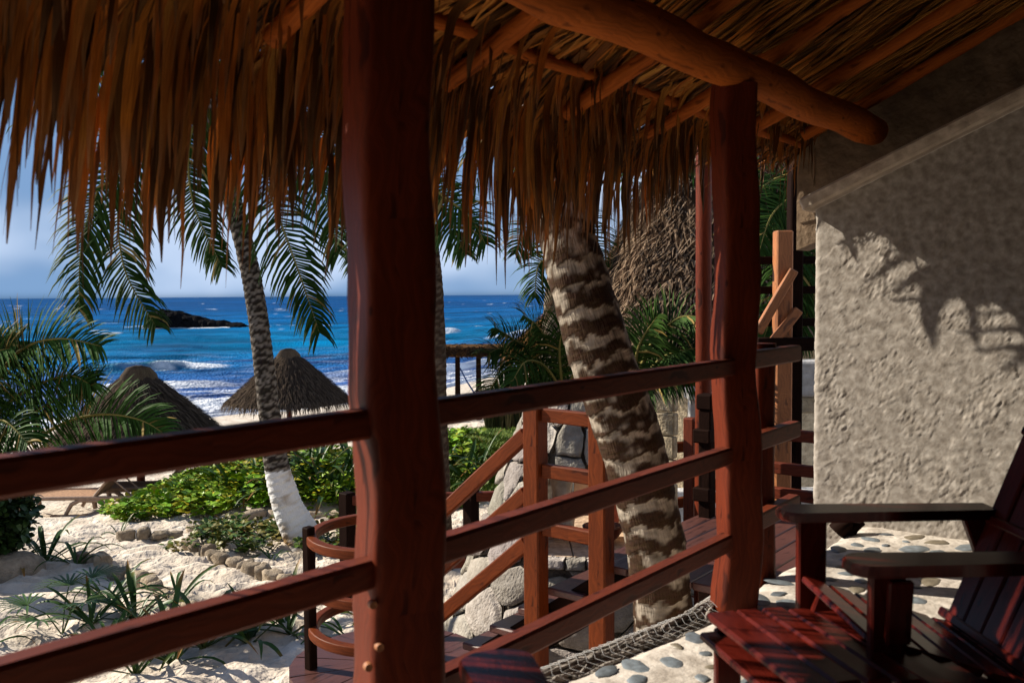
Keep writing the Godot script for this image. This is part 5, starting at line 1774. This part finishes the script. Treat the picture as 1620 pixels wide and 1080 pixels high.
func build_garden() -> void:
	rock_row("stone_edging", "short row of rough grey-brown rocks ending the sand bank left of the path", [[-4.85, 11.05], [-4.3, 11.0], [-4.15, 11.3]], Vector2(0.14, 0.26), 151, Color(0.33, 0.28, 0.22))
	rock_row("stone_edging", "low stone ledge holding the green bank behind the path", [[-4.25, 11.75], [-3.9, 12.0], [-3.3, 12.2], [-2.5, 12.15], [-1.9, 12.0]], Vector2(0.3, 0.55), 152, Color(0.44, 0.37, 0.29))
	rock_row("stone_edging", "curved row of brown stones edging the path below the white-footed palm", [[-3.72, 10.32], [-3.5, 10.0], [-3.29, 9.72], [-2.81, 9.22], [-2.21, 8.65], [-1.6, 8.1]], Vector2(0.13, 0.24), 153, Color(0.36, 0.30, 0.23))
	rock_row("stone_edging", "half buried row of stones on the left side of the sand path", [[-4.78, 9.87], [-4.35, 9.4], [-4.05, 9.1], [-3.5, 8.6], [-3.1, 8.1], [-2.75, 7.6]], Vector2(0.12, 0.24), 154, Color(0.40, 0.34, 0.26))
	# ground cover
	var mf := noise(161, 0.9, 3)
	var sp := sprig_mesh(6, 0.085, 0.055)
	var pl := []
	var co := []
	for i in 9000:
		var x := -3.4 + rr(-2.9, 2.9)
		var d := 14.4 + rr(-2.6, 2.8)
		var e := Vector2((x + 3.4) / 2.75, (d - 14.5) / 2.55).length() + mf.get_noise_2d(x * 1.4, d * 1.4) * 0.3
		if e > 0.97 or d < 12.35 or mf.get_noise_2d(x * 2.5 + 30.0, d * 2.5) < -0.42: continue
		var up := rr(0.0, 0.16) * (1.0 - e * 0.6) + 0.02
		var s := rr(0.5, 1.5)
		pl.append(Transform3D(Basis(Vector3.UP, rr(0, TAU)) * Basis(Vector3.RIGHT, rr(-0.5, 0.5)).scaled(Vector3.ONE * s), on(x, d, up)))
		var q := rr(0.6, 1.35)
		var yel := 1.0 if rng.randf() < 0.12 else rr(0.0, 0.45)
		co.append(Color(lerpf(0.11, 0.34, yel) * q, lerpf(0.26, 0.30, yel) * q, lerpf(0.014, 0.016, yel) * q))
	scatter("ground_cover", "bright green creeping ground cover over the sand bank by the loungers", sp, pl, co)
	# small cover at the foot of the white palm
	pl = []; co = []
	for i in 1300:
		var x := -2.7 + rr(-1.1, 1.3)
		var d := 10.6 + rr(-0.8, 1.0)
		if mf.get_noise_2d(x * 2.0 + 70.0, d * 2.0) < 0.02: continue
		pl.append(Transform3D(Basis(Vector3.UP, rr(0, TAU)) * Basis(Vector3.RIGHT, rr(-0.5, 0.5)).scaled(Vector3.ONE * rr(0.6, 1.1)), on(x, d, rr(0.02, 0.1))))
		var q := rr(0.6, 1.2)
		co.append(Color(rr(0.05, 0.16) * q, 0.12 * q, 0.02 * q))
	scatter("ground_cover", "thin patchy green cover around the white-painted palm foot", sp, pl, co)
	# lawn on the right
	var gm := MB.new()
	for k in 7:
		var a := TAU * k / 7.0
		var dir := Vector3(cos(a) * 0.4, 1, sin(a) * 0.4)
		gm.col = Color.WHITE * rr(0.8, 1.2)
		gm.strip([Vector3.ZERO, dir * 0.05, dir * 0.09 + Vector3(cos(a), 0, sin(a)) * 0.03], [0.010, 0.009, 0.002], Vector3(-sin(a), 0, cos(a)), 0.3)
	var gme := gm.mesh(M.leaf, true)
	pl = []; co = []
	for i in 16000:
		var x := rr(-1.9, 0.9)
		var d := rr(12.6, 20.0)
		if mf.get_noise_2d(x * 1.5 + 90.0, d * 1.5) < -0.5: continue
		pl.append(Transform3D(Basis(Vector3.UP, rr(0, TAU)).scaled(Vector3.ONE * rr(0.8, 1.8)), on(x, d)))
		var q := rr(0.6, 1.3)
		var yel := rng.randf() * 0.6
		co.append(Color(lerpf(0.07, 0.24, yel) * q, lerpf(0.17, 0.24, yel) * q, 0.018 * q))
	scatter("grass", "sunlit green grass bank seen between the thick post and the stone tower", gme, pl, co)
	# dark bush at the left edge
	pl = []; co = []
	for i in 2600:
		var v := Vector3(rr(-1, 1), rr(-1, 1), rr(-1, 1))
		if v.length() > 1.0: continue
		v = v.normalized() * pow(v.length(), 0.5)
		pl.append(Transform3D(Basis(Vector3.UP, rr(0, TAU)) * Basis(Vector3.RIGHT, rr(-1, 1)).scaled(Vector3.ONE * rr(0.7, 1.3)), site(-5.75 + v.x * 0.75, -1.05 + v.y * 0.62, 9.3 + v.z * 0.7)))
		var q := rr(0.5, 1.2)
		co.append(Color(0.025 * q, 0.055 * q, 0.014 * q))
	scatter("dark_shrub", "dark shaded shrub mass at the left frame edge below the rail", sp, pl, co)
	# hedge of reeds behind the lawn
	pl = []; co = []
	for i in 1500:
		var x := rr(-0.5, 1.1)
		var d := rr(17.0, 18.8)
		pl.append(Transform3D(Basis(Vector3.UP, rr(0, TAU)).scaled(Vector3(rr(2, 4), rr(6, 11), rr(2, 4))), on(x, d)))
		var q := rr(0.5, 1.2)
		co.append(Color(0.07 * q, 0.07 * q, 0.03 * q) if i % 3 else Color(0.24 * q, 0.18 * q, 0.08 * q))
	scatter("reeds", "dry brownish reeds standing at the top of the grass bank", gme, pl, co)
	# lilies: the ones nearest the porch
	var g := "strap-leaved lilies in the sand"
	lily(-3.55, 7.9, 1.0, 11, "arching lily beside the topmost stone of the left path row", g)
	lily(-3.17, 7.55, 1.05, 13, "lily with spiky tall leaves between fan palm and path", g)
	lily(-3.42, 7.3, 0.9, 11, "lily right beside the dark fan palm seedling", g)
	lily(-3.15, 6.95, 0.9, 11, "lily just above the lower rail left of the path", g)
	lily(-2.95, 7.9, 0.85, 10, "yellow-tipped lily at the end of the left stone row", g)
	lily(-2.50, 6.55, 1.15, 15, "dark lily lowest in the shaded sand under the rail", g)
	lily(-2.35, 6.8, 1.15, 15, "dark lily midway along the shaded clump under the rail", g)
	lily(-2.05, 6.95, 1.15, 15, "dark lily in the shade nearest the curved railing", g)
	lily(-1.80, 7.2, 1.1, 14, "dark lily tucked beside the thin post of the curved railing", g)
	lily(-2.62, 6.2, 0.9, 10, "lily cut by the bottom frame edge under the lower rail", g)
	lily(-4.98, 9.6, 1.25, 12, "large upright lily left of the lounger path with brown leaf tip", g)
	lily(-4.55, 9.4, 0.9, 9, "upright lily right of the large one near the round boulder", g)
	lily(-5.3, 9.4, 1.2, 11, "shaded lily against the dark shrub at the left", g)
	lily(-3.9, 6.6, 0.8, 9, "small lily at the left frame edge just over the lower rail", g)
	lily(-3.25, 10.45, 0.95, 9, "bright lily growing just above the curved stone row", g)
	lily(-2.95, 10.25, 0.6, 7, "small lily left of the white palm foot", g)
	lily(-2.62, 9.75, 0.55, 7, "tiny young lily between the curved stone row and white palm", g)
	lily(-2.72, 10.0, 0.5, 6, "tiny sprout lily in front of the white palm foot", g)
	lily(-5.0, 11.5, 0.55, 6, "little lily beside the short rock row", g)
	lily(-2.05, 11.6, 0.9, 9, "pale lily right of the white palm trunk", g)
	lily(-1.3, 7.0, 0.8, 9, "lily seen through the curved railing hoops", g)
	fan_palm(-3.62, 7.2)
	# the clump on the bank behind
	for q in [[-3.75, 13.3], [-3.5, 13.9], [-3.2, 13.0], [-2.9, 13.3], [-2.55, 13.0], [-3.0, 14.2], [-2.5, 13.8], [-3.3, 12.75], [-4.3, 14.0], [-4.75, 14.4], [-2.3, 13.4], [-2.1, 14.6], [-3.7, 14.8], [-2.75, 12.7], [-4.1, 13.2], [-2.9, 12.95], [-2.4, 12.75], [-3.1, 13.6]]:
		lily(q[0] + rr(-0.1, 0.1), q[1], rr(1.2, 1.7), 13, "dark strappy lily in the thick clump on the green bank", "lilies in the clump on the bank")
	for q in [[-1.3, 13.2], [-0.95, 13.0], [-0.7, 13.5], [-0.4, 13.1], [-1.1, 13.9], [-0.5, 13.9], [-0.2, 13.5], [-1.5, 14.3]]:
		lily(q[0], q[1], rr(1.1, 1.5), 12, "strappy lily at the foot of the grass bank behind the stairs", "lilies below the grass bank")
	# boulder
	var bo := MB.new()
	var bf := noise(171, 1.6, 4)
	bo.col = Color(0.40, 0.36, 0.30)
	var bc := on(-5.05, 9.15, 0.04)
	for i in 15:
		var th := PI * i / 14.0
		for k in 25:
			var a := TAU * k / 24.0
			var q := Vector3(sin(th) * cos(a) * 0.30, cos(th) * 0.17, sin(th) * sin(a) * 0.24)
			q += q.normalized() * bf.get_noise_3dv(q * 2.0) * 0.06
			bo.vert(bc + q, q.normalized())
	for i in 14:
		for k in 24:
			var a := i * 25 + k
			bo.quad(a, a + 1, a + 26, a + 25)
	tag(put("boulder", bo, "stone", self, true), "rounded sandy boulder beneath the large lily at the left", "rock")

# ------------------------------------------------------------------ chairs
func arm_mesh(fr: Transform3D, x0: float, x1: float, y: float, z: float, w: float) -> MB:
	var mb := MB.new()
	var top := []
	var n := 10
	var pts := []
	for i in n + 1:
		var a := PI * 0.5 + PI * i / n
		pts.append(Vector2(x0 + 0.05 + cos(a) * 0.05, z + sin(a) * w * 0.5))
	pts.append(Vector2(x1, z - w * 0.38)); pts.append(Vector2(x1, z + w * 0.38))
	for lay in [[0.0, 0.008], [-0.008, 0.0], [-0.024, 0.0], [-0.03, 0.006]]:
		for p in pts:
			var inw: Vector2 = (Vector2((x0 + x1) / 2, z) - p).normalized() * lay[1]
			mb.vert(fr * Vector3(p.x + inw.x, y + lay[0], p.y + inw.y), fr.basis * Vector3(p.x - (x0 + x1) / 2, 0, p.y - z).normalized(), Vector2((p.y) / 0.3, p.x / 0.9))
	var m := pts.size()
	for l in 3:
		for k in m: mb.quad(l * m + k, l * m + (k + 1) % m, (l + 1) * m + (k + 1) % m, (l + 1) * m + k)
	for e in [0, 3]:
		var nn := fr.basis * (Vector3.UP if e == 0 else Vector3.DOWN)
		var s := mb.v.size()
		for k in m: mb.vert(mb.v[e * m + k], nn, mb.t[e * m + k])
		for k in range(1, m - 1): mb.tri(s, s + k, s + k + 1)
	return mb

func chair(fr: Transform3D, label: String, at: Vector3) -> void:
	# x points to the back of the chair, z across it
	var t := thing("adirondack_chair", label, "chair", at, "varnished garden chairs on the porch")
	for z in [-0.265, 0.265]:
		var a := arm_mesh(fr, 0.0, 0.66, 0.60, z, 0.125)
		put("arm", a, "chair_wood", t)
		var l := MB.new()
		fb(l, fr, Vector3(0.105, 0.0, z), Vector3(0.105, 0.568, z), 0.035, 0.085, Vector3(1, 0, 0), 0.005)
		put("leg", l, "chair_wood", t)
		var br := MB.new()
		fb(br, fr, Vector3(0.12, 0.40, z + signf(z) * 0.03), Vector3(0.12, 0.56, z + signf(z) * 0.045), 0.02, 0.06, Vector3(1, 0, 0), 0.004)
		put("bracket", br, "chair_wood", t)
		var r := MB.new()
		fb(r, fr, Vector3(0.10, 0.315, z * 0.88), Vector3(0.86, 0.05, z * 0.88), 0.03, 0.12, Vector3(0, 1, 0), 0.005)
		put("side_rail", r, "chair_wood", t)
		var s := MB.new()
		fb(s, fr, Vector3(0.60, 0.575, z), Vector3(0.78, 0.10, z), 0.03, 0.075, Vector3(1, 0, 0), 0.005)
		put("rear_leg", s, "chair_wood", t)
	for i in 6:
		var x := 0.10 + 0.078 * i
		var y := 0.385 - 0.026 * i
		var mb := MB.new()
		fb(mb, fr, Vector3(x, y, -0.235), Vector3(x, y, 0.235), 0.07, 0.02, Vector3(0.33, 1, 0), 0.005)
		put("seat_slat", mb, "chair_wood", t)
	for i in 5:
		var z := -0.2 + 0.1 * i
		var top := 0.96 - 0.03 * absf(i - 2.0) * absf(i - 2.0) * 0.6
		var mb := MB.new()
		fb(mb, fr, Vector3(0.48, 0.20, z * 0.92), Vector3(0.48 + (top - 0.2) * 0.44, top, z * 1.1), 0.088, 0.02, Vector3(-1, 0.4, 0), 0.005)
		put("back_slat", mb, "chair_wood", t)
	for q in [[0.53, 0.27], [0.655, 0.56], [0.775, 0.82]]:
		var mb := MB.new()
		fb(mb, fr, Vector3(q[0], q[1], -0.27), Vector3(q[0], q[1], 0.27), 0.028, 0.07, Vector3(-1, 0.4, 0), 0.005)
		put("cross_bar", mb, "chair_wood", t)
	var st := MB.new()
	fb(st, fr, Vector3(0.76, 0.16, -0.25), Vector3(0.76, 0.16, 0.25), 0.03, 0.08, Vector3(1, 0, 0), 0.005)
	put("stretcher", st, "chair_wood", t)

func build_chairs() -> void:
	var f1 := frame(0.80, 0.0, 2.465, 0.02)
	chair(f1, "glossy dark mahogany reclining garden chair at the lower right corner", f1.origin + f1.basis.x * 0.4)
	# the end of a narrow table beside the railing
	var bx := (site(0.005, 0, 1.58) - site(-0.045, 0, 1.775)).normalized()
	var f3 := Transform3D(Basis(bx, Vector3.UP, bx.cross(Vector3.UP)), site(-0.047, -0.045, 1.785))
	var tb := thing("side_table", "narrow maroon board table with rounded end poking in at the bottom", "table", f3.origin + bx * 0.2)
	put("table_top", arm_mesh(f3, 0.0, 0.42, 0.595, 0.0, 0.148), "chair_wood", tb)
	for q in [0.07, 0.35]:
		var l := MB.new()
		fb(l, f3, Vector3(q, 0.045, 0), Vector3(q, 0.56, 0), 0.09, 0.03, Vector3(1, 0, 0), 0.005)
		put("leg", l, "chair_wood", tb)
	# foot rest
	var fr := frame(0.53, 0.0, 2.44, 0.10)
	var t := thing("footrest", "slatted glossy mahogany footrest in front of the reclining chair", "footrest", fr * Vector3(0.25, 0, 0.25))
	for i in 7:
		var u := i / 6.0
		var x := 0.035 + 0.073 * i
		var y := 0.372 + 0.012 * sin(u * PI) - 0.05 * u * u
		var mb := MB.new()
		fb(mb, fr, Vector3(x, y, -0.02), Vector3(x + 0.06, y, 0.47), 0.065 if i else 0.085, 0.022, Vector3(0.1 * (u - 0.2), 1, 0), 0.008)
		put("slat", mb, "chair_wood", t)
	for z in [0.0, 0.44]:
		var r := MB.new()
		fb(r, fr, Vector3(0.02 + z * 0.12, 0.315, z), Vector3(0.50 + z * 0.12, 0.27, z), 0.025, 0.075, Vector3(0, 1, 0), 0.005)
		put("side_rail", r, "chair_wood", t)
		for x in [0.05, 0.45]:
			var l := MB.new()
			fb(l, fr, Vector3(x + z * 0.12, 0.0, z), Vector3(x + z * 0.12, 0.34, z), 0.07, 0.03, Vector3(0, 0, 1), 0.005)
			put("leg", l, "chair_wood", t)
	var e := MB.new()
	fb(e, fr, Vector3(0.005, 0.325, 0.0), Vector3(0.055, 0.325, 0.45), 0.022, 0.07, Vector3(1, 0, 0), 0.005)
	put("end_rail", e, "chair_wood", t)
